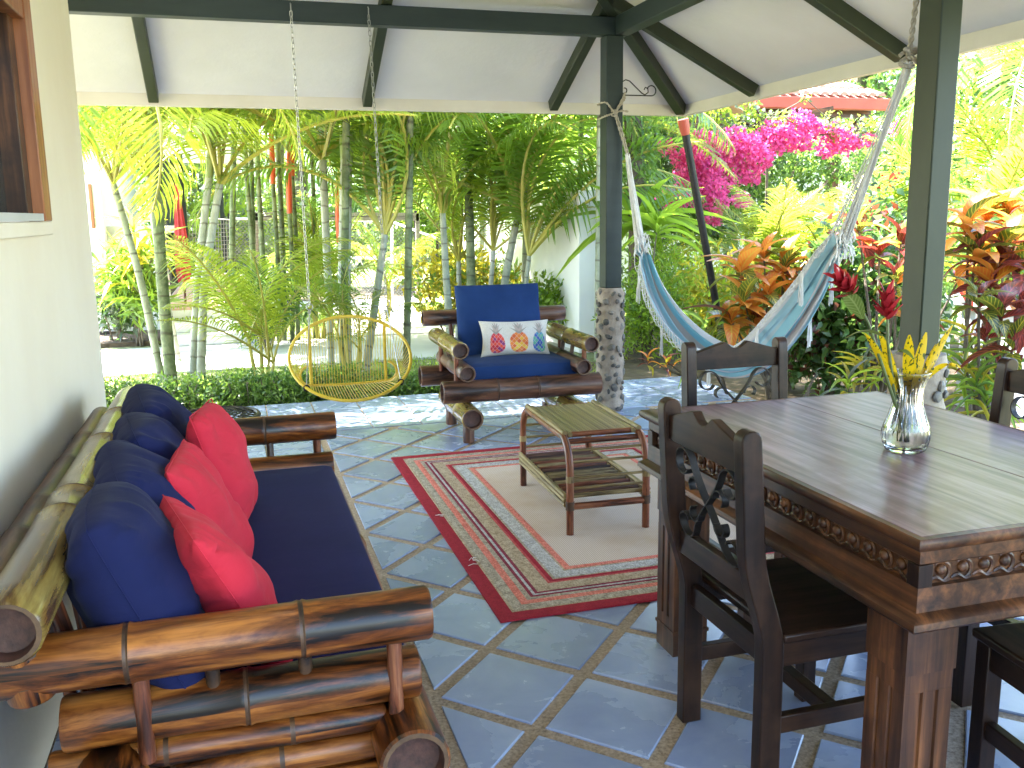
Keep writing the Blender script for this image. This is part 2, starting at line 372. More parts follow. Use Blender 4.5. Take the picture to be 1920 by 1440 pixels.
# palm trunk: ringed by height
def mat_trunk(name, c1, c2, ring, sc=5.0, moss=None):
    m, t, b = newmat(name)
    co = coords(t, 'UV', (1, 1, 1)); sx = t.nodes.new('ShaderNodeSeparateXYZ'); t.links.new(co, sx.inputs[0])
    mu = t.nodes.new('ShaderNodeMath'); mu.operation = 'MULTIPLY'; mu.inputs[1].default_value = sc
    nz = N(t, 'ShaderNodeTexNoise', Scale=2.5, Detail=2.0); t.links.new(coords(t, 'Object'), nz.inputs['Vector']); ma0 = t.nodes.new('ShaderNodeMath'); ma0.operation = 'MULTIPLY_ADD'; ma0.inputs[1].default_value = 0.22; t.links.new(nz.outputs[0], ma0.inputs[0]); t.links.new(sx.outputs[1], ma0.inputs[2]); t.links.new(ma0.outputs[0], mu.inputs[0])
    pp = t.nodes.new('ShaderNodeMath'); pp.operation = 'PINGPONG'; pp.inputs[1].default_value = 0.5; t.links.new(mu.outputs[0], pp.inputs[0])
    rg = ramp(t, pp.outputs[0], [(0.02, (0.75, 0.75, 0.75)), (0.075, (0, 0, 0))])
    n = N(t, 'ShaderNodeTexNoise', Scale=5.0, Detail=6.0, Roughness=0.7); t.links.new(coords(t, 'Object', (2, 2, 1)), n.inputs['Vector'])
    base = ramp(t, n.outputs[0], [(0.35, c1), (0.65, c2)]); col = base.outputs[0]
    if moss:
        n2 = N(t, 'ShaderNodeTexNoise', Scale=2.2, Detail=6.0, Roughness=0.7); t.links.new(coords(t, 'Object'), n2.inputs['Vector'])
        mr = ramp(t, n2.outputs[0], [(0.48, (0, 0, 0)), (0.6, (1, 1, 1))]); col = mix(t, col, moss, mr.outputs[0])
    col = mix(t, col, ring, rg.outputs[0])
    t.links.new(col, b.inputs['Base Color']); b.inputs['Roughness'].default_value = 0.7
    bump(t, b, rg.outputs[0], 0.5, 0.006)
    return m
M_['trunk_pale'] = mat_trunk('pale_ringed_palm_bark', (0.17, 0.19, 0.13), (0.36, 0.37, 0.28), (0.10, 0.085, 0.06))
M_['trunk_green'] = mat_trunk('green_ringed_palm_bark', (0.08, 0.11, 0.04), (0.22, 0.24, 0.13), (0.05, 0.04, 0.02), moss=(0.05, 0.07, 0.02))
M_['trunk_white'] = mat_trunk('white_ringed_palm_bark', (0.26, 0.27, 0.22), (0.44, 0.45, 0.40), (0.14, 0.12, 0.09), sc=6)
M_['bark'] = mat_noise('brown_bark', (0.045, 0.035, 0.025), (0.16, 0.13, 0.09), 0.9, (14, 14, 3), 8, 0.9, 0.02, 18)
M_['shaft_green'] = mat_noise('green_crownshaft', (0.12, 0.17, 0.05), (0.30, 0.36, 0.16), 0.45, (6, 6, 1), bstr=0.1)
M_['shaft_red'] = mat_noise('scarlet_crownshaft', (0.55, 0.05, 0.015), (0.70, 0.12, 0.03), 0.4, (6, 6, 1), bstr=0.1)
M_['stalk_yellow'] = mat_noise('yellow_leaf_stalk', (0.28, 0.26, 0.04), (0.42, 0.36, 0.07), 0.45, (5, 5, 5), bstr=0.0)
# leaves
M_['l_palm'] = mat_leaf('palm_leaf_green', (0.030, 0.080, 0.018), (0.12, 0.20, 0.03), (0.42, 0.62, 0.07), 0.5, 0.32, objvar=True)
M_['l_palmy'] = mat_leaf('palm_leaf_yellow_green', (0.07, 0.14, 0.018), (0.20, 0.25, 0.03), (0.66, 0.78, 0.08), 0.55, 0.34, objvar=True)
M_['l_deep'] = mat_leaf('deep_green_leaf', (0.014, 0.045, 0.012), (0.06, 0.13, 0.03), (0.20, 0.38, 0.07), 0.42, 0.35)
M_['l_mid'] = mat_leaf('mid_green_leaf', (0.03, 0.085, 0.018), (0.12, 0.20, 0.045), (0.38, 0.58, 0.09), 0.48, 0.38)
M_['l_lime'] = mat_leaf('lime_leaf', (0.09, 0.18, 0.015), (0.24, 0.34, 0.04), (0.55, 0.75, 0.07), 0.5, 0.4)
M_['l_yellow'] = mat_leaf('yellow_croton_leaf', (0.14, 0.17, 0.015), (0.48, 0.40, 0.03), (0.75, 0.62, 0.05), 0.42, 0.35)
M_['l_grey'] = mat_leaf('grey_green_leaf', (0.05, 0.08, 0.05), (0.20, 0.24, 0.17), (0.22, 0.30, 0.14), 0.35, 0.35)
M_['l_pink'] = mat_leaf('magenta_bract', (0.60, 0.03, 0.22), (0.85, 0.16, 0.44), (1.0, 0.16, 0.48), 0.45, 0.6)
M_['l_red'] = mat_leaf('red_flower', (0.40, 0.02, 0.012), (0.62, 0.06, 0.03), (0.8, 0.08, 0.03), 0.4, 0.5)
M_['l_bronze'] = mat_leaf('bronze_leaf', (0.035, 0.012, 0.012), (0.14, 0.05, 0.03), (0.30, 0.08, 0.03), 0.35, 0.35)
M_['c_orange'] = mat_leaf('orange_croton_leaf', (0.50, 0.085, 0.015), (0.72, 0.25, 0.04), (0.95, 0.34, 0.05), 0.45, 0.33, objvar=True, vein=(0.65, 0.38, 0.05))
M_['c_green'] = mat_leaf('green_croton_leaf', (0.025, 0.05, 0.012), (0.08, 0.12, 0.02), (0.2, 0.26, 0.03), 0.35, 0.3, objvar=True, vein=(0.50, 0.40, 0.05))
M_['c_dark'] = mat_leaf('maroon_croton_leaf', (0.035, 0.010, 0.010), (0.13, 0.03, 0.022), (0.26, 0.04, 0.03), 0.32, 0.3, objvar=True, vein=(0.40, 0.07, 0.05))

# ================================================================ STRUCTURE
def mat_tile():
    m, t, b = newmat('slate_blue_floor_tile')
    oi = t.nodes.new('ShaderNodeObjectInfo')
    n = N(t, 'ShaderNodeTexNoise', Scale=3.2, Detail=8.0, Roughness=0.62, Distortion=0.5); 
    add = t.nodes.new('ShaderNodeVectorMath'); add.operation = 'ADD'
    cb = t.nodes.new('ShaderNodeCombineXYZ'); mu = t.nodes.new('ShaderNodeMath'); mu.operation = 'MULTIPLY'; mu.inputs[1].default_value = 50
    t.links.new(oi.outputs['Random'], mu.inputs[0]); t.links.new(mu.outputs[0], cb.inputs[0]); t.links.new(mu.outputs[0], cb.inputs[2])
    t.links.new(coords(t), add.inputs[0]); t.links.new(cb.outputs[0], add.inputs[1]); t.links.new(add.outputs[0], n.inputs['Vector'])
    r = ramp(t, n.outputs[0], [(0.3, (0.20, 0.245, 0.39)), (0.55, (0.26, 0.32, 0.465)), (0.72, (0.35, 0.405, 0.53))])
    hs = t.nodes.new('ShaderNodeHueSaturation'); mr = N(t, 'ShaderNodeMapRange'); t.links.new(oi.outputs['Random'], mr.inputs[0]); mr.inputs[3].default_value = 0.85; mr.inputs[4].default_value = 1.15
    t.links.new(mr.outputs[0], hs.inputs['Value']); t.links.new(r.outputs[0], hs.inputs['Color']); t.links.new(hs.outputs[0], b.inputs['Base Color'])
    rr = N(t, 'ShaderNodeMapRange'); t.links.new(n.outputs[0], rr.inputs[0]); rr.inputs[3].default_value = 0.16; rr.inputs[4].default_value = 0.38
    t.links.new(rr.outputs[0], b.inputs['Roughness']); b.inputs['Specular IOR Level'].default_value = 0.75
    n2 = N(t, 'ShaderNodeTexNoise', Scale=14.0, Detail=5.0); t.links.new(add.outputs[0], n2.inputs['Vector'])
    bump(t, b, n2.outputs[0], 0.12, 0.002)
    return m
M_['tile'] = mat_tile()

FLX0, FLX1, FLY0, FLY1 = -1.7, 3.86, -2.6, 7.37
mb = MB(); mb.box(((FLX0 + FLX1) / 2, (FLY0 + FLY1) / 2, -0.082), (FLX1 - FLX0, FLY1 - FLY0, 0.15))
floor = mb.build('floor', M_['grout'], kind='structure')

def clip(poly, ax, val, keep_greater):
    out = []
    for i in range(len(poly)):
        a = poly[i]; b = poly[(i + 1) % len(poly)]
        ina = (a[ax] >= val) == keep_greater; inb = (b[ax] >= val) == keep_greater
        if ina: out.append(a)
        if ina != inb:
            t = (val - a[ax]) / (b[ax] - a[ax]); out.append((a[0] + t * (b[0] - a[0]), a[1] + t * (b[1] - a[1])))
    return out
def tile_mesh(poly, name='tile'):
    """bevelled slab from a ccw polygon"""
    cx = sum(p[0] for p in poly) / len(poly); cy = sum(p[1] for p in poly) / len(poly)
    mb = MB((cx, cy, 0)); n = len(poly); ch = 0.0035
    ins = []
    for i, p in enumerate(poly):
        d = Vector((cx - p[0], cy - p[1])); d.normalize(); ins.append((p[0] + d.x * ch * 1.4, p[1] + d.y * ch * 1.4))
    vs = [(p[0], p[1], -0.02) for p in poly] + [(p[0], p[1], -0.0028) for p in poly] + [(p[0], p[1], 0) for p in ins]
    fs = [(i, (i + 1) % n, n + (i + 1) % n, n + i) for i in range(n)] + [(n + i, n + (i + 1) % n, 2 * n + (i + 1) % n, 2 * n + i) for i in range(n)] + [tuple(range(2 * n, 3 * n))]
    mb.add(vs, fs)
    return mb.mesh(name, M_['tile'], smooth=False), (cx, cy)
TX0, TY0, TA, TB = 0.49, 2.554, 0.248, 0.2615
RX0, RX1, RY1 = TX0 + 0.02, TX0 + 12 * TA - 0.02, 6.255
full = None; far_tiles = MB()
for i in range(-1, 14):
    for j in range(-20, 16):
        if (i + j) % 2 == 0: continue
        cx = TX0 + TA * i; cy = TY0 + TB * j
        if cy > 6.6 or cy < -2.6: continue
        g = 0.032
        poly = [(cx + TA - g, cy), (cx, cy + TB - g), (cx - TA + g, cy), (cx, cy - TB + g)]
        q = clip(clip(clip(poly, 0, RX0, True), 0, RX1, False) if poly else [], 1, RY1, False)
        if len(q) < 3: continue
        area = 0.5 * abs(sum(q[k][0] * q[(k + 1) % len(q)][1] - q[(k + 1) % len(q)][0] * q[k][1] for k in range(len(q))))
        if area < 0.004: continue
        if cy < 0.9:
            far_tiles.add([(p[0], p[1], -0.001) for p in q], [tuple(range(len(q)))]); continue
        if q == poly:
            if full is None: full, _ = tile_mesh(poly)
            link('tile', full, floor, (cx, cy, 0))
        else:
            me, c = tile_mesh(q); link('tile', me, floor, (c[0], c[1], 0))
far_tiles.build('tiles_behind', M_['tile'], floor, smooth=False, kind='stuff')
def sq(x0, x1, y0, y1, j=0.004):
    me, c = tile_mesh([(x0 + j, y0 + j), (x1 - j, y0 + j), (x1 - j, y1 - j), (x0 + j, y1 - j)]); link('tile', me, floor, (c[0], c[1], 0))
ys = [4.435 - 0.3555 * k for k in range(-5, 12)]
for y in ys:
    if y < 6.2:
        y1 = min(y + 0.3555, 6.27)
        for x0, x1 in ((0.115, 0.468), (-0.24, 0.115), (-0.58, -0.24)):
            sq(x0, x1, y, y1)
        if y > 4.3:
            for x0, x1 in ((-0.935, -0.58), (-1.29, -0.935)): sq(x0, x1, y, y1)
        sq(RX1 + 0.045, RX1 + 0.385, y, y1)
for r_, (y0, y1) in enumerate(((6.28, 6.64), (6.64, 7.0), (7.0, 7.365))):
    x = -1.23
    while x < 3.8:
        sq(x, min(x + 0.348, 3.855), y0, y1, 0.005); x += 0.348

# ---- roof, ceiling, beams
roof = root('roof', (0, 0, 0), None, None, kind='structure')
EX, EY, SL, ZC = 3.73, 7.32, 0.5, 2.345
def zc(x, y): return ZC + SL * min(EY - y, EX - x)
d = 4.3; apx = (EX - d, EY - d)
mb = MB()
def slab(poly, m0=0, m1=1, th=0.09):
    n = len(poly); vs = [(p[0], p[1], zc(*p)) for p in poly] + [(p[0], p[1], zc(*p) + th) for p in poly]
    mb.add(vs, [tuple(range(n))[::-1], tuple(range(n, 2 * n))] + [(i, (i + 1) % n, n + (i + 1) % n, n + i) for i in range(n)], [m0, m1] + [m0] * n)
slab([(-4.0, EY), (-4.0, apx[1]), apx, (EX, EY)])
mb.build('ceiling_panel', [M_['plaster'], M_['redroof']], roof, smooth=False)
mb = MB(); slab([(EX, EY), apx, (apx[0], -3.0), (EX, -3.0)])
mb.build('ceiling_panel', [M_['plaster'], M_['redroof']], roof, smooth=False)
MB().box(((EX - 4.0) / 2, EY + 0.03, 2.335), (EX + 4.0 + 0.12, 0.055, 0.155)).build('fascia', M_['fascia'], roof, bevel=0.003)
MB().box((EX + 0.03, (EY - 3.0) / 2, 2.336), (0.055, EY + 3.0 - 0.003, 0.157)).build('fascia', M_['fascia'], roof, bevel=0.003)
MB().box((0.36, 6.265, 2.728), (4.74, 0.10, 0.125)).build('beam', M_['beam'], roof, bevel=0.006)
MB().box((2.685, 1.7, 2.729), (0.10, 9.02, 0.127)).build('beam', M_['beam'], roof, bevel=0.006)
def rafter(p_low, dirn, y_up):
    a = Vector(p_low); b = a + Vector((dirn[0] * y_up, dirn[1] * y_up, SL * y_up))
    MB().beam(a, b, 0.072, 0.105).build('rafter', M_['olive'], roof, bevel=0.006)
zr = 2.318
for X in (-2.0, -0.48, 1.05, 2.555):
    L = min(EX - X, d) - 0.03; rafter((X, EY - 0.02, zr), (0, -1), L)
for Y in (6.15, 4.585, 3.02, 1.46):
    L = min(EY - Y, d) - 0.03; rafter((EX - 0.02, Y, zr), (-1, 0), L)
hip = Vector((EX - 0.03, EY - 0.03, zr - 0.006))
MB().beam(hip, hip + Vector((-d, -d, SL * d)), 0.08, 0.115).build('hip_rafter', M_['olive'], roof, bevel=0.006)

# ---- house wall and window
WX = -0.58
wall = root('house_wall', (WX, 4.3, 0), 'cream plastered house wall behind the bamboo sofa', 'wall')
wy0, wy1, wz0, wz1 = 2.25, 3.27, 1.45, 2.13
mb = MB((WX, 4.3, 0))
mb.box((WX - 0.1, (wy1 + 4.3) / 2, 2.1), (0.2, 4.3 - wy1, 4.2))
mb.box((WX - 0.1, (wy0 - 2.6) / 2, 2.1), (0.2, wy0 + 2.6, 4.2))
mb.box((WX - 0.1, (wy0 + wy1) / 2, wz0 / 2), (0.2, wy1 - wy0, wz0))
mb.box((WX - 0.1, (wy0 + wy1) / 2, (wz1 + 4.2) / 2), (0.2, wy1 - wy0, 4.2 - wz1))
mb.box((WX - 2.1, 4.2, 2.1), (3.795, 0.2, 4.2))
mb.build('wall_panel', M_['cream'], wall, smooth=False)
win = MB((WX, 4.3, 0))
win.box((WX + 0.008, wy1 - 0.055, (wz0 + wz1) / 2), (0.05, 0.11, wz1 - wz0)); win.box((WX + 0.008, wy0 + 0.055, (wz0 + wz1) / 2), (0.05, 0.11, wz1 - wz0))
win.box((WX + 0.006, (wy0 + wy1) / 2, wz1 - 0.045), (0.048, wy1 - wy0 - 0.22, 0.09))
wo_ = win.build('window', M_['orangewood'], wall, bevel=0.004)
MB((WX, 4.3, 0)).box((WX - 0.03, wy1 - 0.15, (wz0 + wz1) / 2), (0.06, 0.075, wz1 - wz0 - 0.01)).build('sash', M_['brownz'], wo_, bevel=0.003)
MB((WX, 4.3, 0)).box((WX - 0.06, (wy0 + wy1) / 2, (wz0 + wz1) / 2), (0.01, wy1 - wy0 - 0.02, wz1 - wz0 - 0.02)).build('pane', M_['pane'], wo_)
MB((WX, 4.3, 0)).box((WX - 0.01, (wy0 + wy1) / 2 - 0.05, wz0 + 0.012), (0.09, wy1 - wy0 - 0.2, 0.022)).build('track', M_['concrete'], wo_)
MB((WX, 4.3, 0)).box((WX + 0.01, (wy0 + wy1) / 2, wz0 - 0.022), (0.04, wy1 - wy0 + 0.02, 0.042)).build('sill', M_['cream'], wo_, bevel=0.004)

# ---- posts with river-stone feet
stone_me = []
for k in range(4):
    mb = MB(); mb.ball((0, 0, 0), 1.0, 8, 5, jit=0.10, seed=k); stone_me.append(mb.mesh('stone', M_['stone']))
def pillar(cx, cy, w, dpt, label, seed, r=0.098, h=0.915):
    rr = random.Random(seed)
    po = root('veranda_post', (cx, cy, 0), label, 'post', 'veranda posts on river stone feet')
    MB().box((0, 0, (h + 2.665) / 2), (w, dpt, 2.665 - h)).build('shaft', M_['olive'] if seed == 2 else M_['beam'], po, bevel=0.006)
    pts = [(0, 0, z) for z in np.linspace(0, h, 24)]
    mb = MB(); mb.tube(pts, [r + 0.006 * math.sin(z[2] * 21 + seed) + 0.004 * math.sin(z[2] * 53) - (0.015 if i in (0, 23) else 0) for i, z in enumerate(pts)], n=28)
    ft = mb.build('stone_foot', M_['stonebase'], po)
    z = 0.04; row = 0
    while z < h - 0.02:
        nn = 8
        for k in range(nn):
            th = 2 * math.pi * (k + 0.5 * (row % 2)) / nn + rr.uniform(-.32, .32); zz = z + rr.uniform(-.022, .022)
            a = rr.uniform(0.014, 0.033); bq = a * rr.uniform(0.5, 0.95)
            o = link('stone', rr.choice(stone_me), ft, ((r + 0.001) * math.cos(th), (r + 0.001) * math.sin(th), zz), (rr.uniform(-.6, .6), 0, th), (0.013, bq, a))
            o.rotation_euler = (rr.uniform(-1.4, 1.4), 0, th)
        z += 0.064; row += 1
    return po
post1 = pillar(2.632, 6.262, 0.125, 0.125, 'dark green post beside the bamboo armchair, scroll bracket near its top', 1)
post2 = pillar(2.70, 3.135, 0.098, 0.125, 'olive green post just beyond the dining table and the flower vase', 2, r=0.115, h=0.86)
# wrought iron plant bracket on the first post
br = root('iron_bracket', (2.70, 6.262, 2.28), 'black wrought iron scroll bracket screwed high on the dark post', 'bracket')
def arc(c, r, a0, a1, n=14): return [Vector((c[0] + r * math.cos(a0 + (a1 - a0) * k / n), 0, c[1] + r * math.sin(a0 + (a1 - a0) * k / n))) for k in range(n + 1)]
MB().tube([(0, 0, -0.06), (0.0, 0, 0.10)], 0.006, 6).build('back_plate', M_['iron'], br)
MB().tube([(0.0, 0, -0.005), (0.24, 0, -0.005)] + arc((0.24, 0.03), 0.035, -math.pi / 2, math.pi * 0.9), 0.0045, 6).build('arm', M_['iron'], br)
sw = [Vector((0, 0, 0.06)), Vector((0.012, 0, 0.085)), Vector((0.04, 0, 0.10)), Vector((0.07, 0, 0.092)), Vector((0.12, 0, 0.05)), Vector((0.165, 0, 0.012)), Vector((0.19, 0, 0.0)), Vector((0.215, 0, 0.018)), Vector((0.212, 0, 0.045)), Vector((0.192, 0, 0.052)), Vector((0.183, 0, 0.035))]
MB().tube(sw, 0.0042, 6).build('scroll', M_['iron'], br)
MB().tube([Vector((0.03 + 0.03 * (1 - .04 * k) * math.cos(2.2 + k * 0.45), 0, 0.03 + 0.032 * (1 - .045 * k) * math.sin(2.2 + k * .45))) for k in range(14)], 0.0042, 6).build('scroll', M_['iron'], br)
MB().tube([(0.0, 0, -0.04), (0.012, 0, -0.055), (0.024, 0, -0.045), (0.026, 0, -0.03)], 0.0042, 6).build('hook', M_['iron'], br)

# gutter downpipe at the eave corner
dp = root('downpipe', (3.80, 7.40, 0), 'dark brown slanting downpipe with red collar at the eave corner', 'downpipe')
b_ = aty(1330, 500, 7.55) - Vector((3.80, 7.40, 0)); t_ = Vector((-0.015, 0.02, 2.24))
dr = (b_ - t_)
MB().tube([t_ + dr * 0.09, t_ + dr * 0.5, t_ + dr], 0.034, 14).build('pipe', M_['iron'], dp)
MB().tube([t_ + dr * 1.0, t_ + dr * 1.5], 0.034, 14).build('pipe', M_['iron'], dp)
MB().tube([t_, t_ + dr * 0.05, t_ + dr * 0.085, t_ + dr * 0.1], [0.048, 0.046, 0.04, 0.036], 14).build('collar', M_['redpaint'], dp)

# ================================================================ FURNITURE
def pole(name, p0, p1, r, parent, mat, nodes=2, hollow=True, seed=0, rin=0.6, nring=22, taper=0.0, kindm=None):
    """bamboo culm: bulging nodes, open or plugged ends"""
    p0 = Vector(p0); p1 = Vector(p1); L = (p1 - p0).length; d = (p1 - p0).normalized(); rr = random.Random(seed)
    a, b = frame(d)
    ts = [0.0]; rad = [r]; mk = []
    pos = [(k + 1) / (nodes + 1) + rr.uniform(-.08, .08) for k in range(nodes)]
    stn = []
    for q in pos: stn += [(q * L - 0.014, 1.0, 0), (q * L - 0.005, 1.05, 1), (q * L - 0.001, 1.015, 1), (q * L + 0.005, 1.045, 1), (q * L + 0.014, 1.0, 0)]
    st = [(0, 0.93, 0), (0.006, 1.0, 0)] + sorted(stn) + [(L - 0.006, 1.0, 0), (L, 0.93, 0)]
    dense = []
    for i in range(len(st)):
        dense.append(st[i])
        if i + 1 < len(st) and st[i + 1][0] - st[i][0] > 0.16:
            n = int((st[i + 1][0] - st[i][0]) / 0.08)
            for k in range(1, n): dense.append((st[i][0] + (st[i + 1][0] - st[i][0]) * k / n, 1 - 0.012 * math.sin(math.pi * k / n), 0))
    st = dense; n = nring; vs = []; fs = []; uv = []; ms = []
    ecc = rr.uniform(-0.02, 0.02)
    for (s, q, mm) in st:
        rad = r * q * (1 - taper * s / L)
        for j in range(n):
            t = 2 * math.pi * j / n
            wob = 1 + ecc * math.cos(2 * t)
            vs.append(p0 + d * s + (a * math.cos(t) + b * math.sin(t)) * rad * wob)
    for i in range(len(st) - 1):
        for j in range(n):
            j2 = (j + 1) % n
            fs.append((i * n + j, i * n + j2, (i + 1) * n + j2, (i + 1) * n + j)); ms.append(1 if st[i][2] and st[i + 1][2] else 0)
            uv.append([(j / n * 2 * math.pi * r * 4, st[i][0]), ((j + 1) / n * 2 * math.pi * r * 4, st[i][0]), ((j + 1) / n * 2 * math.pi * r * 4, st[i + 1][0]), (j / n * 2 * math.pi * r * 4, st[i + 1][0])])
    m = len(st) - 1
    # ends: rim ring + recessed disc
    for base, sgn, pp in ((0, 1, p0), (m * n, -1, p1)):
        rim0 = len(vs); dep = 0.03 if hollow else 0.004
        for j in range(n): vs.append(pp + (a * math.cos(2 * math.pi * j / n) + b * math.sin(2 * math.pi * j / n)) * r * 0.80)
        for j in range(n): vs.append(pp + d * sgn * dep + (a * math.cos(2 * math.pi * j / n) + b * math.sin(2 * math.pi * j / n)) * r * (0.74))
        c = len(vs); vs.append(pp + d * sgn * dep * 1.3)
        for j in range(n):
            j2 = (j + 1) % n; q = [(base + j2, base + j, rim0 + j, rim0 + j2), (rim0 + j2, rim0 + j, rim0 + n + j, rim0 + n + j2)]
            if sgn < 0: q = [x[::-1] for x in q]
            fs += q; ms += [2, 3]; uv += [[(0, 0)] * 4] * 2
            tri = (rim0 + n + j2, rim0 + n + j, c) if sgn > 0 else (rim0 + n + j, rim0 + n + j2, c)
            fs.append(tri); ms.append(3); uv.append([(0, 0)] * 3)
    mb = MB(); mb.add(vs, fs, ms, uv)
    return mb.build(name, [mat, M_['bam_node'], M_['bam_rim'], M_['bam_in']], parent)
def stick(name, pts, r, parent, mat, n=10, nodes=()):
    mb = MB(); mb.tube(pts, r, n); return mb.build(name, mat, parent)

def pillow_mesh(name, w, h, t, mat, seed=0, wr=0.010, pin=0.06, n=40, puff=0.55, pw=3.2, rnd=0.0):
    """soft cushion lying in local XZ plane (width x, height z), thickness y, front -y"""
    vs = []; fs = []; uvs = []; idx = {}
    def P(u, v, sgn):
        au, av = abs(u), abs(v)
        prof = max((1 - au ** pw) * (1 - av ** pw), 0) ** puff
        q = 1 - rnd * (au * av) ** 3
        x = u * w / 2 * (1 - pin * (1 - av ** 2) * au ** 2 * 0.9) * q
        z = v * h / 2 * (1 - pin * (1 - au ** 2) * av ** 2 * 0.9) * q
        sag = 1 + 0.16 * (-v) * (1 - av * .4)
        lump = noise.noise(Vector((u * 1.6 + seed * 7.1, v * 1.6, sgn * 3.0))) * wr * 1.6 * prof
        de = 1 - max(au, av); s_ = v if au > av else u
        side = 1 if au > av else 2
        ph = noise.noise(Vector((s_ * 1.5 + seed, side * 3.3, sgn * 5 + (1 if (u if au > av else v) > 0 else -1)))) * 7
        amp = 0.5 + 0.5 * noise.noise(Vector((s_ * 2.2 + seed * 3, side, 9 + sgn)))
        fold = (abs(math.sin(s_ * 8.5 + ph + de * 2.0)) - 0.5) * wr * 1.7 * math.exp(-de * 3.2) * min(1, de * 7) * amp
        ang = math.atan2(v, u); rad = math.hypot(u, v)
        cf = math.sin(ang * 11 + 3 * noise.noise(Vector((ang, seed, sgn)))) * wr * 0.4 * max(0, rad - 0.8) * prof * 2.2
        y = sgn * (t / 2 * prof * sag) + (lump + fold + cf) * sgn
        return Vector((x, y, z))
    for sgn in (-1, 1):
        for i in range(n + 1):
            for j in range(n + 1):
                u = -1 + 2 * i / n; v = -1 + 2 * j / n
                u = math.sin(u * math.pi / 2) * 0.45 + u * 0.55; v = math.sin(v * math.pi / 2) * 0.45 + v * 0.55
                edge = i in (0, n) or j in (0, n)
                key = (i, j, 0 if edge else sgn)
                if key not in idx: idx[key] = len(vs); vs.append(P(u, v, sgn if not edge else 0))
        for i in range(n):
            for j in range(n):
                q = []
                for a, b in ((i, j), (i + 1, j), (i + 1, j + 1), (i, j + 1)):
                    e = a in (0, n) or b in (0, n); q.append(idx[(a, b, 0 if e else sgn)])
                uvq = [(a / n, b / n) for a, b in ((i, j), (i + 1, j), (i + 1, j + 1), (i, j + 1))]
                if sgn > 0: q = q[::-1]; uvq = uvq[::-1]
                fs.append(q); uvs.append(uvq)
    mb = MB(); mb.add(vs, fs, 0, uvs)
    me = mb.mesh(name, mat); me.set_sharp_from_angle(angle=math.radians(80))
    return me
def seam_mesh(w, h, mat, pin=0.06, r=0.0018, rnd=0.0):
    pts = []
    for k in range(64):
        t = 2 * math.pi * k / 64; c, s_ = math.cos(t), math.sin(t); q = max(abs(c), abs(s_)); u, v = c / q, s_ / q
        qq = 1 - rnd * abs(u * v) ** 3; pts.append((u * w / 2 * (1 - pin * (1 - v * v) * u * u * 0.9) * qq, 0, v * h / 2 * (1 - pin * (1 - u * u) * v * v * 0.9) * qq))
    mb = MB(); mb.tube(pts, r, 5, closed=True); return mb.mesh('seam', mat)
def cushion_mesh(name, dx, dy, dz, mat, crown=0.012, seed=0, n=20):
    """boxed foam cushion, base at z=0"""
    mb = MB(); r = min(dz * 0.35, 0.03); vs = []; fs = []
    def prof():  # from bottom edge to top edge
        return [(0.0, 0.0), (0.0 - r * 0, 0.0)]
    layers = [(r, 0.0), (r * 0.3, r * 0.3), (0, r), (-0.004, dz * 0.5), (0, dz - r), (r * 0.3, dz - r * 0.3), (r, dz)]
    per = []
    def ring(inset, z):
        pts = []; hx = dx / 2 - inset; hy = dy / 2 - inset; cr = 0.02
        for (sx, sy, a0) in ((1, 1, 0), (-1, 1, math.pi / 2), (-1, -1, math.pi), (1, -1, 1.5 * math.pi)):
            for k in range(4):
                a = a0 + math.pi / 2 * k / 3; pts.append((sx * (hx - cr) + cr * math.cos(a), sy * (hy - cr) + cr * math.sin(a), z))
        return pts
    for (i, z) in layers: vs += ring(i, z)
    m = 16
    for i in range(len(layers) - 1):
        for j in range(m): fs.append((i * m + j, i * m + (j + 1) % m, (i + 1) * m + (j + 1) % m, (i + 1) * m + j))
    fs.append(tuple(range(m))[::-1])
    # crowned top as concentric rings
    base = (len(layers) - 1) * m; K = 6
    for k in range(1, K + 1):
        q = 1 - k / K
        for j in range(m):
            x, y, z = vs[base + j]; x *= q; y *= q
            zz = dz + crown * (1 - q ** 2) + 0.003 * noise.noise(Vector((x * 4 + seed, y * 4, 0)))
            vs.append((x, y, zz))
    for k in range(K):
        b0 = base + k * m; b1 = base + (k + 1) * m
        for j in range(m): fs.append((b0 + j, b0 + (j + 1) % m, b1 + (j + 1) % m, b1 + j))
    mb.add(vs, fs); return mb.mesh(name, mat)

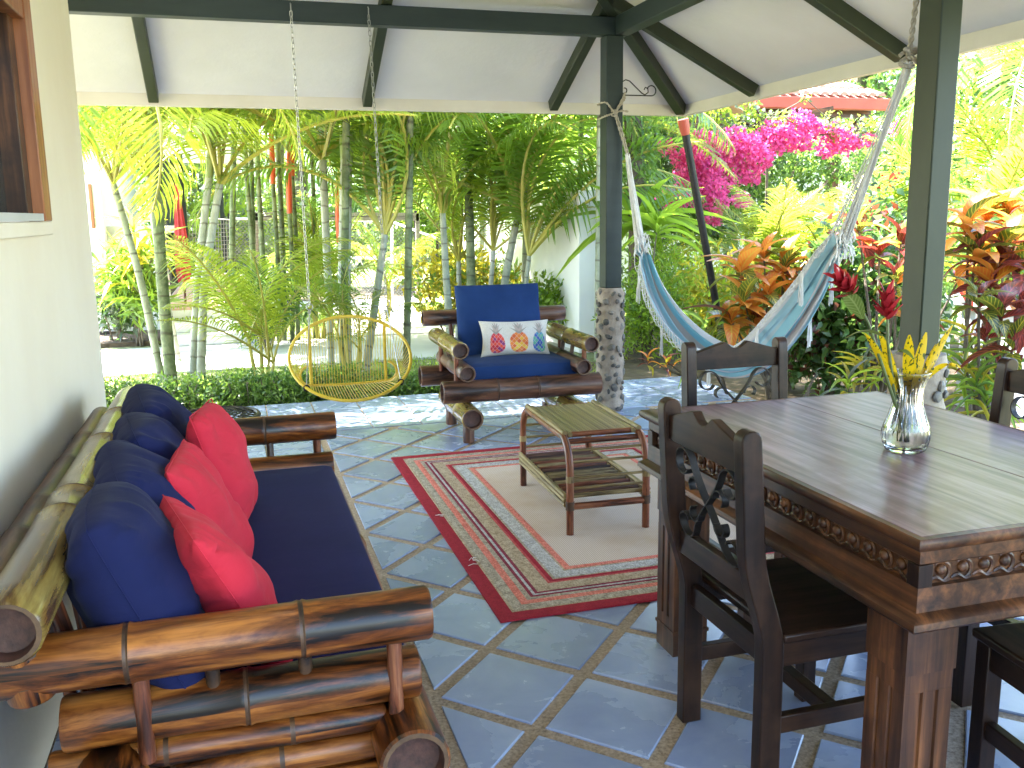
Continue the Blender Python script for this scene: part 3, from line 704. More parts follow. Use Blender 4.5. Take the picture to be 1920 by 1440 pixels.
# ---------------- bamboo seat (sofa and armchair share the build); local: x along the seat width, y = depth (front at -y), origin centre of floor
def bamboo_seat(name, loc, rz, label, cat, W, D, big, thin, back_mat, seed, logr=0.075, armr=0.055, overhang=0.13, corner=True, armz=0.64, near_mat=None, frontz=0.365, backz=0.765, legs=True, slat=True, sx=0.36):
    R = root(name, loc, label, cat, rz=rz)
    hw = W / 2
    pole('front_log', (-hw - 0.10, -D / 2, frontz), (hw + 0.10, -D / 2, frontz), logr, R, big, 2, seed=seed + 1)
    pole('back_log', (-hw - 0.14, D / 2 - 0.08, frontz + 0.01), (hw + 0.10, D / 2 - 0.08, frontz + 0.01), logr, R, big, 3, seed=seed + 2)
    for s in (-1, 1):
        pole('base_log', (s * sx, -D / 2 - 0.10, frontz - 0.165), (s * sx, D / 2 + 0.03, frontz - 0.165), logr * 0.98, R, thin if cat == 'armchair' else big, 2, seed=seed + 3 + s)
        pole('arm_rail', (s * hw, -D / 2 - overhang, armz), (s * hw, D / 2 + (0.03 if cat == 'armchair' else 0.16), armz), armr, R, near_mat or thin, 1 if cat == 'armchair' else 2, seed=seed + 6 + s)
        pole('lower_arm_rail', (s * (hw - 0.045), -D / 2 - overhang + 0.02, armz - 0.15), (s * (hw - 0.045), D / 2, armz - 0.15), armr, R, big, 1, seed=seed + 9 + s)
        # thin struts
        stick('strut', [(s * hw, -D / 2 + 0.02, frontz + 0.05), (s * hw, -D / 2 + 0.02, armz - 0.03)], 0.016, R, M_['bam_thin'])
        stick('strut', [(s * hw, D / 2 - 0.15, frontz + 0.05), (s * hw, D / 2 - 0.15, armz - 0.03)], 0.016, R, M_['bam_thin'])
        for yy in (-D / 2 + 0.20, D / 2 - 0.28):
            stick('spacer', [(s * (hw - 0.03), yy, armz - 0.13), (s * (hw - 0.015), yy, armz - 0.03)], 0.014, R, M_['bam_node'])
        stick('back_strut', [(s * (hw - 0.12), D / 2 - 0.06, frontz + 0.05), (s * (hw - 0.10), D / 2 + 0.01, backz - 0.03)], 0.015, R, M_['bam_thin'])
        # legs
        for yy in (-D / 2 + 0.04, D / 2 - 0.08):
            pole('leg', (s * sx, yy, 0.0), (s * sx, yy, frontz - 0.21), 0.038, R, big, 0, hollow=False, seed=seed + 20 + s)
    pole('back_rail', (-hw - (0.165 if W > 1.2 else 0.09), D / 2 + 0.03, backz), (hw + 0.09, D / 2 + 0.03, backz), armr * (1.08 if W > 1.2 else 1.04), R, back_mat, 4 if W > 1.2 else 2, seed=seed + 14)
    # seat slats
    nsl = 3 if W < 1.2 else 8
    for k in range(7):
        yy = -D / 2 + 0.12 + (D - 0.22) * k / 6
        pole('slat', (-hw + 0.13, yy, frontz + 0.02), (hw - 0.13, yy, frontz + 0.02), 0.022, R, M_['bam_thin'], 3, seed=seed + 30 + k, nring=10)
    return R

# SOFA: along +Y by the wall, faces +X.  local x -> world -Y when rz = 90deg: local (-y front) -> +X
SL_ = 1.83
sofa = bamboo_seat('bamboo_sofa', (-0.045, 2.685, 0), math.radians(90), 'long varnished bamboo sofa along the cream wall', 'sofa', SL_, 0.66, M_['bam_dark'], M_['bam_dark'], M_['bam_olive'], 40, near_mat=M_['bam_dark'], backz=0.775, armz=0.64, frontz=0.36, sx=0.62, logr=0.074, armr=0.055, overhang=0.055)
# extras seen at the near arm: doubled lower rails, end frame
for k, (z, r) in enumerate(((0.405, 0.032), (0.340, 0.033), (0.272, 0.034), (0.20, 0.034))):
    pole('end_rail', (-0.875 + 0.006 * k, -0.29, z), (-0.875 + 0.006 * k, 0.36, z), r, sofa, M_['bam_dark'], 2, seed=80 + k, nring=14)
pole('corner_post', (-0.915, 0.365, 0.58), (-0.925, 0.385, 0.74), 0.044, sofa, M_['bam_dark'], 2, seed=91)
pole('corner_post', (0.975, 0.375, 0.0), (0.975, 0.375, 0.72), 0.045, sofa, M_['bam_dark'], 2, seed=92)
pole('rear_pole', (-0.95, 0.47, 0.72), (1.0, 0.47, 0.72), 0.042, sofa, M_['bam_grey'], 4, seed=93)  # dark brown pole drawn along the strip between sofa back and wall
for k in range(7):
    stick('back_spindle', [(-0.72 + 0.24 * k, 0.335, 0.40), (-0.72 + 0.24 * k, 0.37, 0.74)], 0.013, sofa, M_['bam_thin'])
sc_ = link('seat_cushion', cushion_mesh('seat_cushion', 1.70, 0.66, 0.115, M_['navyseat'], 0.006), None, (-0.012, 2.68, 0.392), (0, 0, math.radians(90)))
tag(sc_, 'long flat navy blue seat cushion on the sofa', 'cushion')

def place_pillow(name, me, loc, face_deg, lean, roll, label, cat, group=None, seam=None):
    """face_deg: compass (from +X, ccw) of the front normal; lean back in degrees; roll in its own plane"""
    o = link(name, me)
    th = math.radians(face_deg)
    q = Quaternion((0, 0, 1), th + math.pi / 2) @ Quaternion((1, 0, 0), math.radians(-lean)) @ Quaternion((0, 1, 0), math.radians(roll))
    o.rotation_mode = 'QUATERNION'; o.rotation_quaternion = q; o.location = loc
    tag(o, label, cat, group)
    if seam:
        s = link('seam', seam, o)
    return o
nm = [pillow_mesh('navy_pillow', 0.48, 0.44, 0.24, M_['navy'], seed=k + 1, wr=0.026, puff=0.5, pw=2.6, rnd=0.10, pin=0.02) for k in range(4)]
ns = seam_mesh(0.48, 0.44, M_['navy'], pin=0.02, rnd=0.10)
NAVY = [((-0.235, 2.02, 0.680), 6, 24, 4, 'nearest of the four navy back cushions on the sofa, beside the near arm'),
        ((-0.248, 2.42, 0.673), 9, 22, -2, 'second navy back cushion from the near sofa arm, behind the nearest red pillow'),
        ((-0.248, 2.84, 0.673), 10, 22, 2, 'third navy back cushion from the near sofa arm, behind the middle red pillow'),
        ((-0.265, 3.26, 0.68), 8, 20, -2, 'farthest navy back cushion, at the garden end of the sofa')]
for k, (l, f, le, ro, lab) in enumerate(NAVY):
    place_pillow('back_cushion', nm[k], l, f, le, ro, lab, 'cushion', 'navy back cushions on the sofa', ns)
rm = [pillow_mesh('red_pillow', 0.40, 0.40, 0.135, M_['red'], seed=k + 11, wr=0.020, puff=0.62, pw=3.0, rnd=0.05 if k < 2 else 0.14) for k in range(3)]
rs = seam_mesh(0.40, 0.40, M_['red'], rnd=0.05)
RED = [((-0.070, 2.045, 0.650), 13, 27, 1, 'nearest of the three coral red pillows, close to the near sofa arm'),
       ((-0.115, 2.48, 0.665), -3, 20, 1, 'middle one of the three coral red pillows, leaning on navy cushions'),
       ((-0.075, 2.95, 0.69), -7, 17, 3, 'farthest of the three coral red pillows, standing tallest in the photo')]
for k, (l, f, le, ro, lab) in enumerate(RED):
    place_pillow('throw_pillow', rm[k], l, f, le, ro, lab, 'pillow', 'coral red pillows on the sofa', rs)

# ARMCHAIR
ac = bamboo_seat('bamboo_armchair', (1.745, 5.925, 0), math.radians(-1.5), 'wide bamboo armchair facing the camera at the far side of the rug', 'armchair', 0.86, 0.68, M_['bam_grey'], M_['bam_olive'], M_['bam_grey'], 140, logr=0.073, armr=0.054, near_mat=M_['bam_olive'], frontz=0.345, armz=0.625, backz=0.745, sx=0.355)
c_ = link('seat_cushion', cushion_mesh('seat_cushion', 0.76, 0.62, 0.12, M_['blue'], 0.02, seed=3), None, (1.745, 5.90, 0.382), (0, 0, math.radians(-1.5)))
tag(c_, 'square royal blue seat cushion on the bamboo armchair', 'cushion')
c2 = link('back_cushion', pillow_mesh('back_cushion', 0.60, 0.52, 0.15, M_['blue'], seed=31, pin=0.015, wr=0.012, puff=0.3, pw=8))
c2.rotation_euler = (math.radians(-12), 0, math.radians(-1.5)); c2.location = (1.735, 6.115, 0.722); tag(c2, 'royal blue back cushion standing upright in the bamboo armchair', 'cushion')

# pineapple pillow
def mat_print():
    m, t, b = newmat('pineapple_print_linen')
    co = coords(t, 'UV'); sx = t.nodes.new('ShaderNodeSeparateXYZ'); t.links.new(co, sx.inputs[0])
    def math_(op, a, b_=None, c=None):
        n = t.nodes.new('ShaderNodeMath'); n.operation = op
        for k, v in enumerate((a, b_, c)):
            if v is None: continue
            if isinstance(v, (int, float)): n.inputs[k].default_value = v
            else: t.links.new(v, n.inputs[k])
        return n.outputs[0]
    U, V = sx.outputs[0], sx.outputs[1]
    base = N(t, 'ShaderNodeTexNoise', Scale=200.0, Detail=2.0); t.links.new(coords(t), base.inputs['Vector'])
    col = ramp(t, base.outputs[0], [(0.3, (0.47, 0.44, 0.38)), (0.7, (0.58, 0.55, 0.49))]).outputs[0]
    for cx, stops in ((0.25, [(0.30, (0.45, 0.015, 0.03)), (0.45, (0.6, 0.06, 0.03)), (0.55, (0.20, 0.02, 0.12)), (0.7, (0.65, 0.10, 0.06))]),
                      (0.52, [(0.30, (0.62, 0.17, 0.02)), (0.45, (0.65, 0.36, 0.03)), (0.55, (0.55, 0.10, 0.02)), (0.7, (0.62, 0.42, 0.05))]),
                      (0.79, [(0.30, (0.02, 0.09, 0.30)), (0.45, (0.03, 0.22, 0.34)), (0.55, (0.08, 0.32, 0.22)), (0.7, (0.03, 0.12, 0.38))])):
        dx = math_('SUBTRACT', U, cx); dy = math_('SUBTRACT', V, 0.36)
        e = math_('ADD', math_('POWER', math_('DIVIDE', math_('ABSOLUTE', dx), 0.105), 2.4), math_('POWER', math_('DIVIDE', math_('ABSOLUTE', dy), 0.255), 2.4))
        ms = math_('LESS_THAN', e, 1.0)
        # diamond lattice in the fruit
        dxs = math_('MULTIPLY', dx, 2.0)
        p = math_('ADD', dxs, dy); q = math_('SUBTRACT', dxs, dy)
        cp = math_('FLOOR', math_('MULTIPLY', p, 9.0)); cq = math_('FLOOR', math_('MULTIPLY', q, 9.0))
        cmb = t.nodes.new('ShaderNodeCombineXYZ'); t.links.new(cp, cmb.inputs[0]); t.links.new(cq, cmb.inputs[1]); cmb.inputs[2].default_value = cx * 10
        wn = t.nodes.new('ShaderNodeTexWhiteNoise'); t.links.new(cmb.outputs[0], wn.inputs[0])
        sc = math_('MULTIPLY_ADD', wn.outputs[0], 0.5, 0.25)
        cell = ramp(t, sc, stops); cell.color_ramp.interpolation = 'CONSTANT'
        lp = math_('PINGPONG', math_('MULTIPLY', p, 9.0), 0.5); lq = math_('PINGPONG', math_('MULTIPLY', q, 9.0), 0.5)
        ln = math_('LESS_THAN', math_('MINIMUM', lp, lq), 0.05)
        fcol = mix(t, cell.outputs[0], (0.62, 0.45, 0.42), math_('MULTIPLY', ln, 0.6))
        col = mix(t, col, fcol, ms)
        # crown of leaves: fan blades above the fruit, curved outward
        yy = math_('SUBTRACT', V, 0.58)
        for s_, k, w in ((0, 0.0, 0.030), (1, 0.30, 0.028), (-1, 0.30, 0.028), (1, 0.75, 0.026), (-1, 0.75, 0.026), (1, 1.5, 0.022), (-1, 1.5, 0.022)):
            top = 0.36 - 0.13 * k
            tt = math_('DIVIDE', yy, top)
            cen = math_('MULTIPLY', math_('POWER', math_('MAXIMUM', tt, 0.0), 1.3), s_ * (0.02 + 0.055 * k))
            wd = math_('MULTIPLY', math_('SUBTRACT', 1.0, math_('ABSOLUTE', math_('MULTIPLY_ADD', tt, 1.2, -0.25))), w)
            inside = math_('MULTIPLY', math_('LESS_THAN', math_('ABSOLUTE', math_('SUBTRACT', dx, cen)), wd), math_('MULTIPLY', math_('GREATER_THAN', tt, 0.0), math_('LESS_THAN', tt, 1.0)))
            shade = (0.24, 0.22, 0.19) if k in (0.30, 1.5) else (0.36, 0.29, 0.25)
            col = mix(t, col, shade, math_('MULTIPLY', inside, 0.9))
    t.links.new(col, b.inputs['Base Color']); b.inputs['Roughness'].default_value = 0.9; b.inputs['Sheen Weight'].default_value = 0.2
    bump(t, b, base.outputs[0], 0.3, 0.001)
    return m
pp = link('lumbar_pillow', pillow_mesh('lumbar_pillow', 0.50, 0.245, 0.11, mat_print(), seed=41, pin=0.10, wr=0.010, n=40))
pp.rotation_euler = (math.radians(-14), math.radians(1.5), math.radians(2)); pp.location = (1.785, 5.905, 0.628)
tag(pp, 'oblong linen pillow printed with a red, an orange and a blue pineapple', 'pillow')

# COFFEE TABLE (rattan)
ct = root('cane_coffee_table', (1.59, 4.16, 0.0), 'small cane coffee table with slatted lower shelf on the striped rug', 'coffee table', rz=math.radians(-2.2))
hx, hy, zt = 0.185, 0.405, 0.455
for s in (-1, 1):
    pts = [(s * hx, -hy, 0.008), (s * hx, -hy, 0.30)] + [(s * hx, -hy + 0.115 * (1 - math.cos(a)), 0.30 + 0.145 * math.sin(a)) for a in np.linspace(0.15, math.pi / 2, 8)]
    pts += [(s * hx, hy - 0.115 * (1 - math.cos(a)), 0.30 + 0.145 * math.sin(a)) for a in np.linspace(math.pi / 2, 0.15, 8)] + [(s * hx, hy, 0.30), (s * hx, hy, 0.008)]
    stick('side_arch', pts, 0.0175, ct, M_['bam_thin'], 12)
    for sy in (-1, 1):
        MB().tube([(s * hx, sy * hy, 0.125), (s * hx, sy * hy, 0.165)], [0.021, 0.021], 12).build('binding', M_['bam_node'], ct)
        MB().tube([(s * hx, sy * hy, 0.255), (s * hx, sy * hy, 0.285)], [0.0195, 0.0195], 12).build('binding', M_['bam_strip'], ct)
    for k in range(3):
        stick('side_rail', [(s * (hx + 0.018), -hy + 0.01, 0.145 + 0.022 * k), (s * (hx + 0.018), hy - 0.01, 0.145 + 0.022 * k)], 0.0105, ct, M_['bam_strip'], 8)
    stick('top_rail', [(s * (hx - 0.03), -hy + 0.085, zt), (s * (hx - 0.03), hy - 0.085, zt)], 0.0115, ct, M_['bam_strip'], 8)
    stick('top_rail', [(s * (hx - 0.003), -hy + 0.085, zt + 0.008), (s * (hx - 0.003), hy - 0.085, zt + 0.008)], 0.013, ct, M_['bam_strip'], 8)
    for sy in (-1, 1):
        for z in ((0.245, 0.325, 0.385) if sy < 0 else (0.245, 0.325, 0.385)):
            pass
for sy in (-1, 1):
    stick('end_rail', [(-hx, sy * hy, 0.14), (hx, sy * hy, 0.14)], 0.016, ct, M_['bam_thin'])
    stick('end_rail', [(-hx, sy * (hy - 0.105), zt - 0.004), (hx, sy * (hy - 0.105), zt - 0.004)], 0.0135, ct, M_['bam_thin'])
    stick('end_rail', [(-hx, sy * (hy - 0.085), zt - 0.032), (hx, sy * (hy - 0.085), zt - 0.032)], 0.0135, ct, M_['bam_thin'])
    for z, yo in ((0.395, 0.03), (0.345, 0.012), (0.275, 0.0), (0.225, 0.0)):
        stick('cross_stick', [(-hx, sy * (hy - yo), z), (hx, sy * (hy - yo), z)], 0.0065, ct, M_['bam_strip'], 6)
for k in range(18):
    x = -hx + 0.043 + k * (2 * hx - 0.086) / 17
    r_ = random.Random(k); MB().beam((x, -hy + 0.10, zt + 0.004 + r_.uniform(-.001, .001)), (x, hy - 0.10, zt + 0.004 + r_.uniform(-.001, .001)), 0.0148, 0.008).build('top_strip', M_['bam_strip'], ct, bevel=0.002)
for k in range(15):
    y = -hy + 0.035 + k * (2 * hy - 0.07) / 14; r_ = random.Random(k + 50)
    stick('shelf_cane', [(-hx + 0.005, y + r_.uniform(-.004, .004), 0.178), (0, y, 0.180 + r_.uniform(-.002, .003)), (hx - 0.005, y + r_.uniform(-.004, .004), 0.178)], [0.0115 + r_.uniform(-.001, .002), 0.0105, 0.0115], ct, r_.choice([M_['bam_grey'], M_['bam_grey'], M_['bam_thin'], M_['bam_strip']]), 8)

# RUG with concentric braided bands
def mat_braid(name, c1, c2, fine=1.0, rough=0.95):
    m, t, b = newmat(name)
    w = N(t, 'ShaderNodeTexVoronoi', Scale=150.0 * fine); t.links.new(coords(t, 'Object', (1, 0.55, 1)), w.inputs['Vector'])
    n = N(t, 'ShaderNodeTexNoise', Scale=38.0, Detail=5.0, Roughness=0.75); t.links.new(coords(t), n.inputs['Vector'])
    r = ramp(t, n.outputs[0], [(0.36, c1), (0.62, c2)])
    r2 = ramp(t, w.outputs['Distance'], [(0.15, (1, 1, 1)), (0.75, (0.55, 0.52, 0.5))])
    t.links.new(mix(t, r.outputs[0], r2.outputs[0], 0.8, 'MULTIPLY'), b.inputs['Base Color']); b.inputs['Roughness'].default_value = rough; b.inputs['Specular IOR Level'].default_value = 0.15
    bump(t, b, w.outputs['Distance'], 0.8, -0.003); return m
def mat_field():
    m, t, b = newmat('woven_beige_field')
    sx = t.nodes.new('ShaderNodeSeparateXYZ'); t.links.new(coords(t), sx.inputs[0])
    w1 = N(t, 'ShaderNodeTexWave', Scale=34.0, Distortion=0.6); w1.bands_direction = 'X'; t.links.new(coords(t), w1.inputs['Vector'])
    w2 = N(t, 'ShaderNodeTexWave', Scale=34.0, Distortion=0.6); w2.bands_direction = 'Y'; t.links.new(coords(t), w2.inputs['Vector'])
    mm = mix(t, w1.outputs[0], w2.outputs[0], 1.0, 'MULTIPLY')
    n = N(t, 'ShaderNodeTexNoise', Scale=2.5, Detail=6.0); t.links.new(coords(t), n.inputs['Vector'])
    c = ramp(t, mm, [(0.0, (0.40, 0.31, 0.24)), (0.45, (0.70, 0.58, 0.47))])
    st = ramp(t, n.outputs[0], [(0.45, (1, 1, 1)), (0.72, (0.85, 0.78, 0.66))])
    t.links.new(mix(t, c.outputs[0], st.outputs[0], 1.0, 'MULTIPLY'), b.inputs['Base Color']); b.inputs['Roughness'].default_value = 0.95; b.inputs['Specular IOR Level'].default_value = 0.1
    bump(t, b, mm, 0.6, 0.002); return m
RB = {'crimson': mat_braid('crimson_binding', (0.34, 0.018, 0.035), (0.44, 0.03, 0.05), 3), 'taupe': mat_braid('taupe_braid', (0.30, 0.25, 0.18), (0.56, 0.49, 0.38)),
      'coral': mat_braid('coral_braid', (0.66, 0.16, 0.12), (0.80, 0.28, 0.21)), 'grey': mat_braid('grey_braid', (0.38, 0.38, 0.37), (0.62, 0.60, 0.57)),
      'wine': mat_braid('wine_braid', (0.20, 0.025, 0.05), (0.32, 0.05, 0.08)), 'tan': mat_braid('tan_braid', (0.36, 0.27, 0.17), (0.58, 0.46, 0.32)), 'rose': mat_braid('rose_braid', (0.50, 0.07, 0.08), (0.62, 0.13, 0.12))}
rx0, rx1, ry0, ry1 = 0.835, 2.60, 2.985, 5.40
rug = root('striped_rug', (0.835, 2.985, 0), 'beige rug with concentric red, coral and grey braided border stripes', 'rug')
bands = [('crimson', .062), ('tan', .012), ('taupe', .042), ('coral', .032), ('taupe', .022), ('wine', .014), ('grey', .012), ('wine', .014), ('tan', .066), ('rose', .012), ('crimson', .020), ('taupe', .012), ('grey', .060), ('tan', .010), ('coral', .030)]
o_ = 0.0
for k, (c, w) in enumerate(bands):
    a0, a1, b0, b1 = rx0 + o_, rx1 - o_, ry0 + o_, ry1 - o_; o_ += w
    c0, c1, d0, d1 = rx0 + o_, rx1 - o_, ry0 + o_, ry1 - o_
    mb = MB((rx0, ry0, 0)); zt_ = 0.0075; zz = zt_ + 0.0014
    mw = w / 2; e0, e1, f0, f1 = a0 + mw, a1 - mw, b0 + mw, b1 - mw
    ring = lambda x0, x1, y0, y1, z: [(x0, y0, z), (x1, y0, z), (x1, y1, z), (x0, y1, z)]
    vs = ring(a0, a1, b0, b1, 0.001 if k == 0 else 0.004) + ring(a0 + .0006, a1 - .0006, b0 + .0006, b1 - .0006, zt_) + ring(e0, e1, f0, f1, zz) + ring(c0, c1, d0, d1, zt_)
    fs = []
    for q in range(3):
        for i in range(4): fs.append((q * 4 + i, q * 4 + (i + 1) % 4, q * 4 + 4 + (i + 1) % 4, q * 4 + 4 + i))
    mb.add(vs, fs); mb.build('braid_band', RB[c], rug, smooth=False)
MB((rx0, ry0, 0)).add([(rx0 + o_, ry0 + o_, .0072), (rx1 - o_, ry0 + o_, .0072), (rx1 - o_, ry1 - o_, .0072), (rx0 + o_, ry1 - o_, .0072)], [(0, 1, 2, 3)]) if False else None
mb = MB((rx0, ry0, 0)); mb.add([(rx0 + o_, ry0 + o_, .0078), (rx1 - o_, ry0 + o_, .0078), (rx1 - o_, ry1 - o_, .0078), (rx0 + o_, ry1 - o_, .0078)], [(0, 1, 2, 3)])
mb.build('centre_field', mat_field(), rug, smooth=False)
fr = MB((rx0, ry0, 0)); r_ = random.Random(3)
for k in range(7):
    y = r_.choice([4.33, 4.22, 3.62, 3.56, 3.2]) + r_.uniform(-.03, .03); x = rx0 + 0.066 + r_.uniform(-.01, .01)
    fr.tube([(x, y, .009), (x - r_.uniform(.004, .018), y + r_.uniform(-.02, .02), .013), (x - r_.uniform(.0, .05), y + r_.uniform(-.03, .02), .009)], 0.0014, 4)
fr.build('frayed_threads', M_['cord'], rug, kind='stuff')

# STOOL with lattice top behind the sofa
stl = root('lattice_stool', (-0.13, 4.15, 0), 'round black iron stool with lattice top behind the far sofa arm', 'stool')
mb = MB(); n_ = 28; mb.tube([(0.19 * math.cos(2 * math.pi * k / n_), 0.19 * math.sin(2 * math.pi * k / n_), 0.595) for k in range(n_)], 0.011, 6, closed=True); mb.build('rim', M_['iron'], stl)
mb = MB()
for k in range(-5, 6):
    q = 0.033 * k; e = math.sqrt(max(0, 0.186 ** 2 - q * q))
    for s in (1, -1): 
        R45 = Matrix.Rotation(s * math.pi / 4, 3, 'Z'); mb.ribbon([R45 @ Vector((-e, q, 0.595)), R45 @ Vector((0, q, 0.612)), R45 @ Vector((e, q, 0.595))], 0.008, 0.004, side=R45 @ Vector((0, 1, 0)))
mb.build('lattice', M_['iron'], stl)
for k in range(4):
    a = math.pi / 4 + k * math.pi / 2; MB().tube([(0.18 * math.cos(a), 0.18 * math.sin(a), 0.59), (0.13 * math.cos(a), 0.13 * math.sin(a), 0.3), (0.19 * math.cos(a), 0.19 * math.sin(a), 0.0)], 0.009, 6).build('leg', M_['iron'], stl)

# DINING TABLE
tx0, tx1, ty0, ty1, tz = 1.29, 2.255, 1.455, 2.815, 0.79
dt = root('dining_table', ((tx0 + tx1) / 2, (ty0 + ty1) / 2, 0), 'heavy dark wooden dining table with carved frieze, glass vase standing on it', 'dining table')
O_ = dt.location
# top: planks running along Y, butt jointed with fine seams
seams = [tx0 + 0.02, 1.845, tx1 - 0.02]
for k in range(2):
    MB(O_).box(((seams[k] + seams[k + 1]) / 2, (ty0 + ty1) / 2, tz - 0.0125), (seams[k + 1] - seams[k] - 0.0016, ty1 - ty0 - 0.041, 0.025)).build('plank', M_['tabletop'], dt, bevel=0.0015)
# moulded edge: a swept profile around
def moulding(name, prof, mat, parent, x0=tx0, x1=tx1, y0=ty0, y1=ty1, off=O_):
    """prof: list of (outset, z); outset measured outward from the rectangle"""
    vs = []; n = len(prof)
    for (o, z) in prof: vs += [(x0 - o, y0 - o, z), (x1 + o, y0 - o, z), (x1 + o, y1 + o, z), (x0 - o, y1 + o, z)]
    fs = []
    for q in range(n - 1):
        for i in range(4): fs.append((q * 4 + i, q * 4 + (i + 1) % 4, q * 4 + 4 + (i + 1) % 4, q * 4 + 4 + i))
    mb = MB(off); mb.add(vs, fs); return mb.build(name, mat, parent)
moulding('edge_moulding', [(-0.03, tz - 0.03), (-0.014, tz - 0.031), (-0.004, tz - 0.024), (0.0, tz - 0.016), (-0.001, tz - 0.007), (-0.006, tz - 0.001), (-0.02, tz - 0.0002), (-0.0205, tz - 0.024)], M_['browny'], dt)
moulding('top_band', [(-0.05, tz - 0.032), (-0.026, tz - 0.032), (-0.026, tz - 0.063), (-0.032, tz - 0.068), (-0.05, tz - 0.068)][::-1], M_['browny'], dt)
moulding('frieze', [(-0.06, tz - 0.066), (-0.042, tz - 0.067), (-0.042, tz - 0.117), (-0.06, tz - 0.118)][::-1], M_['browny'], dt)
moulding('lower_band', [(-0.05, tz - 0.116), (-0.026, tz - 0.116), (-0.024, tz - 0.170), (-0.012, tz - 0.176), (0.0, tz - 0.184), (0.002, tz - 0.198), (-0.006, tz - 0.206), (-0.05, tz - 0.208)][::-1], M_['browny'], dt)
MB(O_).box(((tx0 + tx1) / 2, (ty0 + ty1) / 2, tz - 0.12), (tx1 - tx0 - 0.12, ty1 - ty0 - 0.12, 0.17)).build('carcass', M_['woody'], dt)
# corner stiles of the frieze
for sx_ in (0, 1):
    for sy_ in (0, 1):
        MB(O_).box((tx0 + 0.042 if not sx_ else tx1 - 0.042, ty0 + 0.042 if not sy_ else ty1 - 0.042, tz - 0.091), (0.036, 0.036, 0.0505)).build('corner_stile', M_['woodz'], dt, bevel=0.002)
# carved running scroll: each ball with its wave is one piece
mb = MB(); mb.ball((0, -0.004, 0.004), 0.0135, 10, 6, sc=(1, 0.8, 1))
wv = [Vector((0.0215 * math.cos(a) * (1 + .10 * k / 10), -0.003, -0.001 + 0.0215 * math.sin(a))) for k, a in enumerate(np.linspace(math.pi * 0.72, -math.pi * 0.45, 12))]
mb.tube(wv, [0.002 + 0.0035 * math.sin(math.pi * k / 11) for k in range(12)], 6)
mb.tube([Vector((-0.026 + 0.052 * q, -0.002, -0.019 + 0.006 * math.sin(q * 2 * math.pi))) for q in np.linspace(0, 1, 8)], [0.003, 0.005, 0.006, 0.005, 0.0045, 0.005, 0.004, 0.003], 6)
carv = mb.mesh('carving', M_['brownx'])
fz = tz - 0.091
def carve_run(p0, p1, rz):
    p0 = Vector(p0); p1 = Vector(p1); n = int((p1 - p0).length / 0.0545)
    for k in range(n):
        link('carving', carv, dt, p0 + (p1 - p0) * (k + 0.5) / n - O_, (0, 0, rz))
carve_run((tx0 + 0.044, ty1 - 0.065, fz), (tx0 + 0.044, ty0 + 0.065, fz), -math.pi / 2)
carve_run((tx0 + 0.065, ty0 + 0.044, fz), (tx1 - 0.065, ty0 + 0.044, fz), 0)
carve_run((tx1 - 0.044, ty0 + 0.065, fz), (tx1 - 0.044, ty1 - 0.065, fz), math.pi / 2)
carve_run((tx1 - 0.065, ty1 - 0.044, fz), (tx0 + 0.065, ty1 - 0.044, fz), math.pi)
# fluted legs
def leg_mesh():
    w = 0.062; mb = MB()
    def rect(h): return [(-h, -h), (h, -h), (h, h), (-h, h)]
    mb.prism(rect(w), 0.0, 0.075, ch=0); mb.prism(rect(w + 0.004), 0.077, 0.088); mb.prism(rect(w + 0.003), 0.475, 0.582)
    g = 0.007; dp_ = 0.006; c1, c2 = -0.020, 0.020
    side = [(-w, 0), (c1 - g, 0), (c1 - g * .6, dp_), (c1 + g * .6, dp_), (c1 + g, 0), (c2 - g, 0), (c2 - g * .6, dp_), (c2 + g * .6, dp_), (c2 + g, 0)]
    poly = []
    for q in range(4):
        for (u, dd) in side:
            x, y = u, -w + dd
            a = q * math.pi / 2; poly.append((x * math.cos(a) - y * math.sin(a), x * math.sin(a) + y * math.cos(a)))
    mb.prism(rect(w - 0.0005), 0.088, 0.125); mb.prism(rect(w - 0.0005), 0.43, 0.475)
    mb.prism(poly, 0.125, 0.43)
    return mb.mesh('leg', M_['brownz'], smooth=False)
lm = leg_mesh()
for x in (tx0 + 0.078, tx1 - 0.078):
    for y in (ty0 + 0.095, ty1 - 0.195):
        link('leg', lm, dt, Vector((x, y, 0)) - O_)

